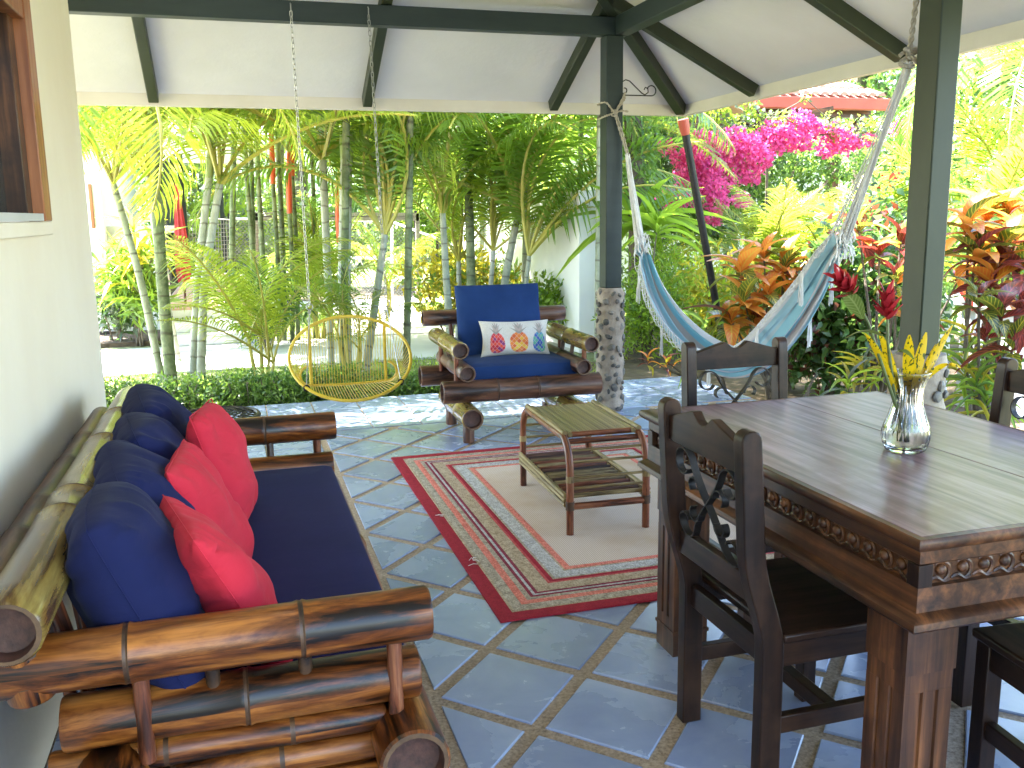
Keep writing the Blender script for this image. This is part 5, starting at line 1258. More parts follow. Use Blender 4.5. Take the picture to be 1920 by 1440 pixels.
# ================================================================ GARDEN
G = -0.15
def kite_mesh(name, mat, P, D, Nn, L, W, bend=0.15):
    """P base points, D directions, Nn normals (n,3); L,W arrays. 6 verts, 4 faces per leaf, folded on the midrib"""
    n = len(P); D = D / np.linalg.norm(D, axis=1, keepdims=True)
    S = np.cross(D, Nn); S /= np.maximum(np.linalg.norm(S, axis=1, keepdims=True), 1e-6); U = np.cross(S, D)
    L = L[:, None]; W = W[:, None]
    mid = P + D * L * 0.42 + U * L * 0.02
    v = np.stack([P, mid - S * W * .5 + U * W * .16, mid + D * L * .06, mid + S * W * .5 + U * W * .16, P + D * L - U * L * bend], 1).reshape(-1, 3)
    b = np.arange(n)[:, None] * 5
    q = np.concatenate([b + np.array([[0, 2, 1]]), b + np.array([[0, 3, 2]]), b + np.array([[1, 2, 4]]), b + np.array([[2, 3, 4]])], 1).reshape(-1, 3)
    me = bpy.data.meshes.new(name); me.vertices.add(len(v)); me.vertices.foreach_set('co', v.ravel())
    me.loops.add(len(q) * 3); me.loops.foreach_set('vertex_index', q.ravel().astype(np.int32))
    me.polygons.add(len(q)); me.polygons.foreach_set('loop_start', np.arange(0, len(q) * 3, 3, dtype=np.int32)); me.polygons.foreach_set('loop_total', np.full(len(q), 3, dtype=np.int32))
    me.materials.append(mat); me.update(calc_edges=True); me.validate(); return me
def cloud(name, mat, blobs, n, L, W, parent=None, off=(0, 0, 0), up=0.5, shell=0.5, outward=0.6, bend=0.2, seed=0, kind=None, clump=0, hang=0.0):
    """leaves scattered through ellipsoids. blobs: list of (centre, radii)"""
    g = np.random.default_rng(seed + 11); vol = np.array([b_[1][0] * b_[1][1] * b_[1][2] for b_ in blobs]) ** 0.67
    cnt = np.maximum(1, (n * vol / vol.sum()).astype(int)); PP = []; OO = []
    for (c, r_), k in zip(blobs, cnt):
        u = g.normal(size=(k, 3)); u /= np.linalg.norm(u, axis=1, keepdims=True)
        rad = np.where(g.random(k) < shell, g.uniform(.75, 1.08, k), g.uniform(0.1, 1, k) ** 0.5)[:, None]
        bumpy = 1 + 0.18 * np.sin(u[:, :1] * 5 + seed) * np.cos(u[:, 1:2] * 6 + 1.3) + 0.1 * np.sin(u[:, 2:] * 9)
        p = np.array(c) + u * rad * np.array(r_) * bumpy
        if clump:
            m_ = max(2, k // clump); cc = p[:m_]; p = cc[g.integers(0, m_, k)] + g.normal(size=(k, 3)) * (L * 0.75)
        PP.append(p); OO.append(u)
    P = np.concatenate(PP); O = np.concatenate(OO); k = len(P)
    D = g.normal(size=(k, 3)) * 0.8 + O * outward + np.array([0, 0, 0.15 - hang]); Nn = g.normal(size=(k, 3)) * 0.5 + np.array([0, 0, up]) + O * 0.35
    me = kite_mesh(name, mat, P - np.array(off), D, Nn, L * g.uniform(.65, 1.25, k), W * g.uniform(.7, 1.2, k), bend)
    o = link(name, me, parent)
    if kind: o['kind'] = kind
    return o

def frond_mesh(name, mat, bendd=1.2, e0=0.9, pairs=40, Lm=0.34, wd=0.020, vee=0.35, droop=0.35, seed=0, broken=0.0):
    r_ = random.Random(seed); n = 22; P = [Vector((0, 0, 0))]; T = []
    side_sw = r_.uniform(-.25, .25)
    for k in range(n):
        s = k / n; e = e0 - bendd * s ** 1.25; yaw = side_sw * s
        T.append(Vector((math.cos(e) * math.cos(yaw), math.cos(e) * math.sin(yaw), math.sin(e)))); P.append(P[-1] + T[-1] / n)
    T.append(T[-1])
    vs = []; fs = []; ms = []
    mb = MB(); mb.tube(P[::2] + ([P[-1]] if n % 2 else []), [0.0085 * (1 - .85 * k / (len(P[::2]))) + .0015 for k in range(len(P[::2]))], 5, m=1)
    for i in range(pairs):
        s = 0.17 + 0.82 * i / (pairs - 1); f = s * n; k = min(int(f), n - 1); p = P[k].lerp(P[k + 1], f - k); t = T[k]
        sd = Vector((-t.y, t.x, 0)).normalized(); up = sd.cross(t) * -1
        up = up if up.z > 0 else -up
        prof = (math.sin(math.pi * min(1, (s - 0.10) / 0.90) ** 0.75) * 0.85 + 0.15) if s < .995 else .3
        for sg in (-1, 1):
            if r_.random() < broken: continue
            L = Lm * prof * r_.uniform(.9, 1.06); fw = 0.45 + 0.9 * s ** 2
            d = (sd * sg * 1.0 + t * fw * r_.uniform(.85, 1.15) + up * vee * r_.uniform(.6, 1.3)).normalized()
            dr = Vector((0, 0, -1)) * droop
            q1 = p + d * L * .35 + dr * L * .04; q2 = p + d * L * .72 + dr * L * .28; q3 = p + d * L * .96 + dr * L * .75
            w = wd * (0.6 + .4 * prof); ws = t - d * t.dot(d); ws.normalize()
            fold = d.cross(ws) * w * .22
            b = [p, q1 - ws * w * .5, q1 + ws * w * .5, q2 - ws * w * .4, q2 + ws * w * .4, q3]
            mb.add(b, [(0, 2, 1), (1, 2, 4, 3), (3, 4, 5)], 0)
    return mb.mesh(name, [mat, M_['stalk_yellow']], smooth=False)
FR = {}
for key, mat in (('g', M_['l_palm']), ('y', M_['l_palmy'])):
    FR[key] = [frond_mesh('frond', mat, 1.05, 0.95, 46, 0.27, 0.0125, .40, .35, 1, .05), frond_mesh('frond', mat, 1.7, 1.0, 48, 0.29, 0.0120, .30, .60, 2, .06),
               frond_mesh('frond', mat, 0.7, 0.55, 44, 0.27, 0.0130, .35, .50, 3, .05), frond_mesh('frond', mat, 2.2, 1.15, 48, 0.30, 0.0120, .25, .75, 4, 0.10), frond_mesh('frond', mat, 1.3, 0.75, 38, 0.34, 0.0155, .1, .8, 5, .14)]
FR['b'] = [frond_mesh('frond', M_['l_palm'], 1.3, 0.9, 30, 0.34, 0.040, .15, .4, 6), frond_mesh('frond', M_['l_palmy'], 1.8, 0.9, 30, 0.32, 0.042, .15, .5, 7)]
def fronds(parent, pos, n, L, key='g', seed=0, emin=-0.35, emax=0.7, az=None, spread=1.0):
    r_ = random.Random(seed * 13 + 5)
    for k in range(n):
        a = (az + r_.uniform(-spread, spread)) if az is not None else 2 * math.pi * k / n + r_.uniform(-.35, .35)
        el = r_.uniform(emin, emax); s = L * r_.uniform(.82, 1.15)
        kk = r_.choice(key) if len(key) > 1 else key
        o = link('frond', r_.choice(FR[kk]), parent, pos, None, (s, s * r_.choice((-1, 1)) * 1.0, s))
        o.rotation_euler = (r_.uniform(-.25, .25), -el, a)
def trunk_part(parent, off, pts, r0, r1, mat, name='trunk', n=12):
    P = [Vector(p) for p in pts]; L = sum((P[i + 1] - P[i]).length for i in range(len(P) - 1)); k = max(8, int(L / 0.07)); D = [cat(P, i / k) for i in range(k + 1)]
    mb = MB(off); mb.tube(D, [(r0 + (r1 - r0) * i / k) * (1.0 + (0.06 if i % 2 else 0)) for i in range(k + 1)], n)
    return mb.build(name, mat, parent)
def palm(label, base_px, top_px, y, r0, r1, tm, nf, L, key='g', seed=0, mid=None, shaft=0.0, sm=None, group='feather palms in the garden', emin=-0.3, emax=0.7, top_z=None, base_z=G, az=None, spread=1.0, name='feather_palm', cat_='palm', y2=None):
    r0 *= .76; r1 *= .76; L *= 1.12; nf += 2; emin -= .3
    b = aty(base_px[0], base_px[1], y); b.z = base_z
    t = aty(top_px[0], top_px[1], y2 or y)
    R = root(name, b, label, cat_, group)
    pts = [b] + ([aty(mid[0], mid[1], y)] if mid else []) + [t]
    if len(pts) == 2: pts = [b, b.lerp(t, .5) + Vector((0.01, 0, 0)), t]
    trunk_part(R, b, pts, r0, r1, tm)
    tt = t
    if shaft:
        d = (pts[-1] - pts[-2]).normalized(); e = t + d * shaft
        MB(b).tube([t - d * .02, t + d * shaft * .25, t + d * shaft * .7, e], [r1 * 1.05, r1 * 1.35, r1 * 1.0, r1 * .55], 10).build('crownshaft', sm or M_['shaft_green'], R)
        tt = e
    fronds(R, tt - b, nf, L, key, seed, emin, emax, az, spread)
    return R

# ground, paths
mb = MB(); mb.box((8, 38, G - 0.1), (120, 90, 0.2))
m = mat_noise('lawn_ground', (0.11, 0.13, 0.05), (0.30, 0.32, 0.16), 0.95, (3, 3, 3), 8, 0.9, 0.02, 60, lo=0.4, hi=0.6)
mb.build('ground', m, kind='structure')
mb = MB(); mb.box((-3.0, 14.1, G + 0.02), (4.9, 3.0, 0.08)); mb.box((1.2, 8.3, G + 0.01), (7, 1.6, 0.04)); mb.box((6.4, 7.6, G + 0.012), (4.6, 9, 0.045)); mb.box((2.0, 19.5, G + .01), (14, 3, .04))
mb.build('garden_bed', M_['soil'], kind='structure')
path = MB().box((0.4, 11.2, G + 0.006), (11, 2.1, 0.03)).build('path', M_['concrete'], kind='structure')
for k in range(7):
    MB().box((2.15 + 0.02 * k, 12.55 + 0.62 * k, G + 0.012), (1.35, 0.56, 0.05)).build('slab', M_['concrete'], path, bevel=0.01)
MB().box((3.0, 17.4, G + 0.008), (6.5, 1.3, 0.03)).build('path', M_['concrete'], kind='structure')
mb = MB(); mb.add([(-60, 46, G), (90, 46, G), (90, 90, 9), (-60, 90, 9)], [(0, 1, 2, 3)]); mb.build('hill', mat_noise('wooded_hill', (0.015, 0.035, 0.01), (0.05, 0.09, 0.02), 0.9, (.5, .5, .5), 8, .5, .3, 2), kind='structure')
# grass tufts near the edge (uncountable)
def grass(n, x0, x1, y0, y1, L, mat, seed, label, name='grass', z=G):
    g = np.random.default_rng(seed); P = np.stack([g.uniform(x0, x1, n), g.uniform(y0, y1, n), np.full(n, z + 0.01)], 1)
    D = g.normal(size=(n, 3)) * .45 + np.array([0, 0, 1]); Nn = g.normal(size=(n, 3)) + np.array([0, 0, .1])
    o = link(name, kite_mesh(name, mat, P, D, Nn, L * g.uniform(.5, 1.2, n), np.full(n, L * 0.12), .25)); tag(o, label, 'grass', kind='stuff'); return o
grass(9000, -3.5, 3.6, 8.3, 10.1, 0.07, M_['l_lime'], 3, 'short bright lawn between the hedge and the concrete path')
grass(6000, 3.0, 6.0, 12.4, 16.6, 0.08, M_['l_lime'], 4, 'sunny lawn beside the stepping stone path')
grass(5000, -1.0, 1.4, 12.5, 16.5, 0.09, M_['l_mid'], 5, 'grass in the shade beyond the concrete path')

# hedge along the floor edge
def hedge(label, x0, x1, y0, y1, h, n, seed):
    R = root('low_hedge', ((x0 + x1) / 2, (y0 + y1) / 2, G), label, 'hedge', 'clipped hedge along the terrace edge'); off = R.location
    bl = []; x = x0 + .1; r_ = random.Random(seed)
    while x < x1: bl.append(((x, (y0 + y1) / 2 + r_.uniform(-.05, .05), G + h * .48), (0.17, (y1 - y0) / 2, h * .5 * r_.uniform(.9, 1.1)))); x += 0.16
    cloud('leaves', M_['l_mid'], bl, n, 0.050, 0.020, R, off, seed=seed, kind='stuff', shell=.6)
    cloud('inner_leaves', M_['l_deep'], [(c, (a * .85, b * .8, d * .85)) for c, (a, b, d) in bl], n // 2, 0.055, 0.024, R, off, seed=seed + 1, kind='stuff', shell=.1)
    mb = MB(off)
    for k in range(int((x1 - x0) / .07)):
        x = x0 + .07 * k + r_.uniform(-.02, .02); y = r_.uniform(y0 + .08, y1 - .08); mb.tube([(x, y, G), (x + r_.uniform(-.04, .04), y, G + h * .4), (x + r_.uniform(-.08, .08), y + r_.uniform(-.05, .05), G + h * .85)], 0.004, 4)
    mb.build('twigs', M_['bark'], R, kind='stuff')
hedge('long clipped green hedge along the terrace edge behind the sofa', -1.6, 0.95, 7.48, 8.0, 0.36, 9000, 21)
hedge('short end of the clipped hedge between swing and armchair', 1.08, 1.85, 7.50, 7.95, 0.28, 2600, 22)

# palms, left to right
palm('slender pale palm leaning left beside the wall edge', (303, 700), (212, 345), 9.7, 0.050, 0.040, M_['trunk_pale'], 9, 1.7, 'y', 1, mid=(262, 520), emin=-.1, emax=.9)
palm('thick palm with mossy green foot and orange scar near the eave', (320, 700), (292, 300), 9.5, 0.078, 0.062, M_['trunk_green'], 7, 2.2, 'yg', 2, mid=(302, 500), shaft=0.9, sm=M_['trunk_pale'])
palm('pale palm trunk just left of the thick mossy one', (332, 640), (278, 330), 11.0, 0.045, 0.04, M_['trunk_pale'], 8, 1.8, 'y', 3, mid=(296, 470), emin=0)
palm('left trunk of the pair in front of the pink terrace', (360, 700), (392, 330), 9.8, 0.052, 0.045, M_['trunk_white'], 6, 1.9, 'yg', 4, mid=(372, 520), shaft=0.6)
palm('right trunk of the pair, forking into yellow leaf stalks', (376, 700), (412, 345), 9.75, 0.060, 0.046, M_['trunk_white'], 7, 1.9, 'y', 5, mid=(384, 530), emin=.1, emax=.9)
palm('tall pale palm left of the twisted chain', (620, 660), (605, 300), 9.9, 0.05, 0.052, M_['trunk_white'], 8, 1.9, 'gy', 6, mid=(613, 480), emin=-.2)
palm('stout white ringed palm right behind the hanging chair', (648, 700), (650, 300), 9.6, 0.088, 0.078, M_['trunk_white'], 7, 2.2, 'g', 7, mid=(646, 500), shaft=0.8)
palm('curved slender palm splitting into three leaf stalks', (684, 690), (722, 440), 9.4, 0.06, 0.042, M_['trunk_pale'], 8, 1.9, 'g', 8, mid=(705, 560), emin=.1, emax=1.0)
palm('palm left of the armchair with a dark leaf scar', (846, 640), (830, 400), 10.5, 0.062, 0.045, M_['trunk_pale'], 8, 2.0, 'gy', 9, mid=(836, 510), emin=.1, emax=.9)
palm('dark ringed palm rising behind the blue back cushion', (884, 640), (878, 330), 11.0, 0.078, 0.066, M_['trunk_green'], 9, 2.2, 'g', 10, shaft=.5)
palm('short pale palm stem beside the yellow croton', (858, 640), (860, 490), 11.3, 0.05, 0.04, M_['trunk_white'], 6, 1.5, 'y', 11, emin=.2, emax=1.0)
palm('palm leaning right behind the armchair', (932, 640), (972, 400), 10.6, 0.075, 0.05, M_['trunk_pale'], 10, 2.1, 'g', 12, mid=(948, 520), emin=0, emax=.8)
palm('thin palm stem standing between two leaning ones', (908, 640), (925, 470), 10.9, 0.05, 0.035, M_['trunk_white'], 7, 1.7, 'gy', 13, emin=.2, emax=1.0)
palm('low palm arching toward the dark post', (968, 640), (992, 480), 10.3, 0.045, 0.034, M_['trunk_pale'], 8, 2.0, 'g', 14, emin=-.1, emax=.7, az=-0.2, spread=1.6)
# overhead crowns out of frame whose fronds hang into view
for k, (px, py, y, n, L, key) in enumerate([(120, 100, 9.0, 10, 2.3, 'gy'), (430, 100, 12.5, 9, 2.4, 'yg'), (520, 150, 13, 8, 2.2, 'g'), (760, 120, 11.5, 11, 2.6, 'yg'), (980, 150, 11.5, 12, 2.6, 'gy'), (1080, 210, 12, 12, 2.4, 'yg'), (900, 140, 14, 10, 2.6, 'g'), (640, 90, 10.5, 10, 2.3, 'yg')]):
    palm(['tall palm whose fronds droop beside the wall corner', 'tall palm behind the forked pair', 'tall palm over the dark gate beam', 'tall palm with fronds over the swing', 'tall palm arching over the armchair', 'bright palm just left of the dark post', 'farther tall palm behind the armchair crowns', 'tall palm between the chains with crown above the eave'][k],
         (px, 640), (px + 10, py if k not in (3, 7) else -90), y if k not in (3, 7) else 9.3, 0.05, 0.045, M_['trunk_green'] if k % 2 else M_['trunk_pale'], n, L, key, 60 + k, emin=-.7, emax=.5)  # two crowns raised out of sight to dapple the floor with shade

for k, (px, py, y) in enumerate([(1120, -60, 9.4)]):  # added palm whose unseen crown breaks up sun on the floor
    palm('very tall added palm behind the dark post, crown above the eave for shade', (px, 640), (px + 6, py), y, .05, .045, M_['trunk_pale'], 11, 2.3, 'gy', 110 + k, emin=-.2, emax=.6)
# leafy areca clumps at ground level
def clump(label, px, py, y, n, L, key, seed, name='areca_clump', zb=G, emin=.1, emax=1.1, az=None, spread=1.0, stems=4, group='low areca clumps'):
    b = aty(px, py, y); b.z = zb; R = root(name, b, label, 'palm', group); r_ = random.Random(seed)
    for k in range(stems):
        a = r_.uniform(0, 6.28); h = r_.uniform(.2, .6); q = Vector((.12 * math.cos(a), .12 * math.sin(a), h)); MB().tube([(q.x * .4, q.y * .4, 0), (q.x * .8, q.y * .8, h * .6), q], [.022, .018, .014], 6).build('stem', M_['stalk_yellow'], R)
        fronds(R, q, max(1, n // stems), L, key, seed * 7 + k, emin, emax, az, spread)
    return R
clump('bright yellow green areca clump left of the hanging chair', 490, 700, 8.9, 12, 1.3, 'y', 31, emin=-.15, emax=.6)
clump('pale areca clump directly behind the hanging chair', 660, 700, 9.0, 12, .95, 'yg', 32, emin=.0, emax=.9)
clump('green areca clump below the scarlet palm stems', 600, 600, 12.5, 12, 1.6, 'gy', 33)
clump('areca clump in front of the wire fence', 720, 590, 13.8, 8, 1.3, 'gy', 34)
clump('sunlit areca clump under the magenta bougainvillea', 1440, 520, 10.0, 26, 1.6, 'y', 35, stems=8, emin=-.1, emax=1.1)
clump('second sunlit areca clump beside the hammock cords', 1570, 500, 9.5, 22, 1.6, 'y', 36, stems=7, emin=-.1, emax=1.1)
clump('big areca behind the olive post', 1700, 480, 8.6, 20, 1.8, 'yg', 37, stems=6)
clump('areca filling the right edge above the crotons', 1880, 420, 7.4, 22, 2.3, 'gy', 38, stems=6, emin=.2, emax=1.3)
clump('tall areca beyond the right edge crotons', 1960, 300, 8.5, 16, 2.6, 'gy', 39, stems=6, emin=.3, emax=1.3)
clump('light green areca behind the dark post', 1090, 560, 11.5, 12, 1.7, 'yg', 40, stems=5)
palm('palm with long drooping fronds at the top right corner', (1990, 500), (1985, 90), 8.0, .08, .07, M_['trunk_green'], 14, 2.1, 'yg', 70, emin=-.8, emax=.4)

# sealing wax palm clump with scarlet crownshafts
b = aty(520, 600, 12.2); b.z = G
R = root('sealing_wax_palm', b, 'dense clump of thin green stems with scarlet crownshafts', 'palm')
for k, (bx_, tx_, ty_, y, red) in enumerate([(478, 462, 330, 12.4, 0), (492, 483, 320, 12.1, 0), (520, 512, 345, 12.2, 1), (530, 522, 300, 12.3, 0), (545, 543, 400, 12.0, 1), (556, 548, 330, 12.4, 1), (640, 636, 455, 11.9, 1), (590, 583, 250, 12.6, 1), (470, 470, 260, 12.8, 0)]):
    p0 = aty(bx_, 590, y); p0.z = G; p1 = aty(tx_, ty_, y)
    trunk_part(R, b, [p0, p0.lerp(p1, .5) + Vector((.02, 0, 0)), p1], 0.034 if not red else .030, 0.029 if not red else .026, M_['trunk_green'])
    L = .75; e = p1 + (p1 - p0).normalized() * L
    MB(b).tube([p1, p1.lerp(e, .3), p1.lerp(e, .8), e], [.034, .040, .030, .016], 10).build('crownshaft', M_['shaft_red'] if red else M_['shaft_green'], R)
    fronds(R, e - b, 5, 1.25, 'gb', 80 + k, -.3, .7)

# bushes
def bush(label, px, py, y, r, h, mats, n, L, W, seed, name='leafy_bush', cat_='bush', group=None, zb=G, hang=0, squash=1.0, up=.5, clumpn=0, stems=6):
    b = aty(px, py, y); b.z = zb; R = root(name, b, label, cat_, group); r_ = random.Random(seed)
    bl = []
    for k in range(9):
        a = r_.uniform(0, 6.28); q = r_.uniform(0, .6) * r; bl.append(((b.x + q * math.cos(a), b.y + q * math.sin(a) * squash, b.z + h * r_.uniform(.3, .78)), (r * r_.uniform(.35, .55), r * .5 * squash, h * r_.uniform(.2, .34))))
    for k, (mn, fr_) in enumerate(mats):
        cloud('leaves', M_[mn], bl, int(n * fr_), L, W, R, b, seed=seed + k, kind='stuff', hang=hang, up=up, clump=clumpn)
    mb = MB(b)
    for k in range(stems):
        c = bl[k % 9][0]; mb.tube([(b.x + r_.uniform(-.08, .08), b.y + r_.uniform(-.08, .08), b.z), (b.x * .5 + c[0] * .5, b.y * .5 + c[1] * .5, b.z + h * .3), c], [.014, .010, .005], 5)
    mb.build('branches', M_['bark'], R)
    return R
bush('yellow croton bush left of the armchair', 840, 640, 11.8, .85, 1.25, [('l_yellow', .7), ('l_mid', .3)], 1500, .16, .045, 1)
bush('yellow and green croton bush behind the armchair', 930, 640, 12.2, .8, 1.1, [('l_yellow', .45), ('l_mid', .5)], 1400, .15, .045, 2)
bush('light green shrub left of the white garden wall', 1010, 650, 10.6, .48, .85, [('l_lime', .6), ('l_mid', .4)], 1300, .10, .04, 3)
bush('dark strappy bush beside the pink terrace', 500, 640, 11.6, .62, .95, [('l_deep', .6), ('l_mid', .4)], 1300, .20, .035, 4)
bush('grey leaved bush left of the pink terrace', 225, 640, 12.9, .7, 1.0, [('l_grey', .5), ('l_deep', .5)], 900, .16, .05, 5)
bush('spiky bush under the left palms', 265, 660, 12.6, .6, 1.3, [('l_mid', .5), ('l_lime', .5)], 700, .32, .05, 6)
bush('round hedge bush behind the chain link fence', 770, 560, 19, 1.3, 2.2, [('l_mid', .5), ('l_lime', .5)], 3000, .13, .06, 7)
bush('pale green bush behind the red closed parasol', 440, 500, 17.5, 1.6, 3.2, [('l_grey', .4), ('l_lime', .6)], 3500, .16, .07, 8)
bush('feathery lime shrub right of the stone footed post', 1215, 690, 8.9, .55, 1.35, [('l_lime', .8), ('l_mid', .2)], 4200, .07, .025, 9)
bush('feathery lime shrub under the downpipe', 1300, 690, 9.3, .6, 1.25, [('l_lime', .7), ('l_yellow', .3)], 4200, .07, .025, 10)
bush('yellow leaved shrub behind the hammock', 1350, 660, 8.0, .42, 1.2, [('l_yellow', .6), ('l_lime', .4)], 1200, .13, .035, 11)
bush('grey leaved tree beside the ferny trunk', 1240, 560, 12.6, 1.0, 3.9, [('l_grey', .6), ('l_deep', .4)], 3200, .14, .05, 12)
bush('large leafed shrub with bare stems under the hammock', 1560, 700, 6.35, .62, 1.55, [('l_deep', .75), ('l_bronze', .25)], 2200, .11, .055, 13, zb=-.1, stems=9)
bush('dense dark shrub between hammock and olive post', 1660, 700, 6.0, .6, 1.5, [('l_deep', .7), ('l_mid', .3)], 2400, .10, .05, 14, zb=-.1, stems=9)
bush('shaded shrub low behind the far dining chair', 1480, 720, 6.9, .6, 1.0, [('l_deep', .8), ('l_bronze', .2)], 1800, .10, .05, 15, zb=-.1, stems=9)
bush('ixora shrub with small red flower heads', 1640, 560, 6.7, .55, 1.85, [('l_deep', .6), ('l_grey', .25), ('l_red', .12)], 1900, .07, .035, 16, zb=-.1)
bush('mixed green shrub beyond the right crotons', 1880, 560, 6.2, .9, 1.7, [('l_mid', .6), ('l_lime', .4)], 2600, .12, .04, 17)

# bougainvillea
b = aty(1400, 560, 12.6); b.z = G
R = root('bougainvillea', b, 'sprawling bougainvillea covered in magenta bracts', 'bush')
bl = [(tuple(aty(px, py, 12.6 + dy)), (r_, r_ * .8, r_ * .75)) for px, py, r_, dy in [(1350, 330, .75, 0), (1290, 400, .6, 0), (1420, 300, .6, .3), (1500, 290, .5, .6), (1580, 300, .5, .6), (1340, 430, .5, -.3), (1400, 380, .7, .5), (1300, 300, .5, .6), (1480, 350, .8, 1), (1660, 290, .5, .8), (1720, 330, .6, .8)]]
cloud('leaves', M_['l_mid'], bl, 7000, .085, .05, R, b, seed=50, kind='stuff')
cloud('leaves', M_['l_deep'], [(c, tuple(q * .8 for q in r_)) for c, r_ in bl], 3500, .10, .06, R, b, seed=55, kind='stuff')
pk = [(tuple(aty(px, py, 11.3 + dy)), (r_ * .92, r_ * .65, r_ * .68)) for px, py, r_, dy in [(1320, 262, .16, 0), (1310, 290, .26, 0), (1370, 270, .28, 0), (1400, 285, .28, 0), (1440, 270, .26, .2), (1500, 232, .24, .3), (1522, 242, .2, .3), (1580, 265, .24, .3), (1260, 375, .2, 0), (1290, 365, .24, -.1), (1320, 330, .26, 0), (1340, 355, .2, -.2), (1345, 380, .18, -.3), (1338, 412, .12, -.3), (1252, 278, .12, 0), (1300, 345, .2, 0), (1380, 330, .18, 0), (1470, 262, .2, .2), (1390, 375, .13, -.3), (1690, 240, .18, .4), (1705, 258, .14, .4), (1325, 310, .25, 0), (1420, 300, .22, 0), (1550, 280, .16, .3), (1450, 248, .2, .2), (1560, 248, .16, .3), (1625, 262, .15, .3), (1282, 325, .16, 0), (1350, 300, .2, 0), (1410, 330, .16, 0), (1500, 268, .18, .2), (1270, 300, .1, 0), (1600, 270, .12, .3)]]
cloud('bracts', M_['l_pink'], pk, 7600, .060, .055, R, b, seed=51, kind='stuff', up=.2, shell=.7)
mb = MB(b); r_ = random.Random(4)
for k in range(9):
    q = Vector(bl[k][0]); mb.tube([b + Vector((r_.uniform(-.15, .15), r_.uniform(-.1, .1), 0)), b.lerp(q, .5) + Vector((0, 0, .2)), q], [.06, .035, .012], 7)
mb.build('branches', M_['bark'], R)
# vine with pale leaves climbing the near pergola
b = aty(1440, 400, 11.6); b.z = G; R = root('climbing_vine', b, 'pale leaved vine trailing in front of the red roofed shelter', 'vine')
bl = [(tuple(aty(px, py, 11.6)), (r_, r_ * .7, r_ * .8)) for px, py, r_ in [(1350, 232, .24), (1395, 225, .22), (1440, 232, .2), (1475, 225, .14), (1560, 238, .22), (1610, 245, .22), (1510, 185, .08), (1340, 250, .2), (1640, 240, .2), (1415, 205, .14)]]
cloud('leaves', M_['l_lime'], bl, 600, .075, .05, R, b, seed=53, kind='stuff'); cloud('leaves', M_['l_grey'], bl, 300, .085, .06, R, b, seed=54, kind='stuff')
mb = MB(b)
for k in range(len(bl) - 1): mb.tube([bl[k][0], (Vector(bl[k][0]) + Vector(bl[k + 1][0])) / 2 + Vector((0, 0, -.1)), bl[k + 1][0]], .008, 4)
mb.tube([b, bl[2][0]], .02, 5); mb.build('stems', M_['bark'], R)

# leaf-by-leaf plants
def leaf_mesh(name, mat, L, W, curl=.25, fold=.18, n=7):
    P = [Vector((L * k / (n - 1), 0, L * (0.35 * k / (n - 1) - (0.35 + curl) * (k / (n - 1)) ** 2))) for k in range(n)]
    prof = lambda t: max(.04, math.sin(math.pi * min(.985, t ** .85 * .95 + .04)) ** .75)
    vs, fs, uvs = blade(P, W, Vector((0, 1, 0)), fold, prof); mb = MB(); mb.add(vs, fs, 0, uvs); return mb.mesh(name, mat)
LV = {k: [leaf_mesh('leaf', M_[k], 1, w, c, .16) for w, c in ((.42, .15), (.36, .45), (.46, .8))] for k in ('c_orange', 'c_green', 'c_dark', 'l_yellow', 'l_lime', 'l_mid', 'l_grey')}
def leafy(label, base, tips, name='croton_bush', cat_='bush', group=None, seed=0):
    """tips: (point, n leaves, leaf length, material key, widthscale)"""
    R = root(name, base, label, cat_, group); r_ = random.Random(seed); B = Vector(base)
    for (p, n, L, key, ws) in tips:
        p = Vector(p); MB(B).tube([B + Vector((r_.uniform(-.06, .06), r_.uniform(-.06, .06), 0)), B.lerp(p, .55) + Vector((r_.uniform(-.05, .05), r_.uniform(-.05, .05), 0)), p], [.016, .011, .006], 6).build('stem', M_['bark'], R)
        for k in range(n):
            a = k * 2.4 + r_.uniform(-.3, .3); el = 1.15 - 1.5 * k / n + r_.uniform(-.15, .15); s = L * r_.uniform(.75, 1.15)
            kk = key if isinstance(key, str) else r_.choice(key)
            link('leaf', r_.choice(LV[kk]), R, p - B - Vector((0, 0, 0.09 * k / n)), (r_.uniform(-.4, .4), -el, a), (s, s * ws, s))
    return R
def at4(px, py, y): return aty(px, py, y)
OC = [(1388, 505, 6.5), (1432, 478, 6.6), (1470, 500, 6.5), (1395, 560, 6.3), (1440, 545, 6.4), (1480, 560, 6.4), (1370, 600, 6.3), (1500, 520, 6.6), (1418, 600, 6.3)]
leafy('orange croton bush glowing behind the middle of the hammock', (4.12, 6.35, -.1), [(at4(px, py, y), 12, .27, ('c_orange', 'c_orange', 'c_orange', 'c_green') if k < 6 else ('c_green', 'c_orange', 'c_dark'), 1.0) for k, (px, py, y) in enumerate(OC)], seed=1)
RC = [(1815, 420, 4.4), (1850, 400, 4.7), (1890, 395, 4.6), (1830, 470, 4.3), (1880, 460, 4.3), (1910, 500, 4.2), (1860, 520, 4.2), (1905, 440, 4.4)]
leafy('tall orange and maroon croton right of the olive post', (4.25, 4.45, -.1), [(at4(px, py, y), 12, .25, (('c_orange', 'c_orange', 'c_green') if py < 450 else ('c_dark', 'c_dark', 'c_orange', 'c_green')), 1.05) for px, py, y in RC], seed=2)
leafy('maroon croton with long drooping leaves at the right edge', (4.02, 4.05, -.1), [(at4(px, py, y), 9, .21, ('c_dark', 'c_dark', 'c_green'), .9) for px, py, y in [(1835, 560, 4.0), (1880, 580, 3.9), (1915, 570, 3.9), (1900, 640, 3.8), (1850, 620, 4.1)]], seed=3)
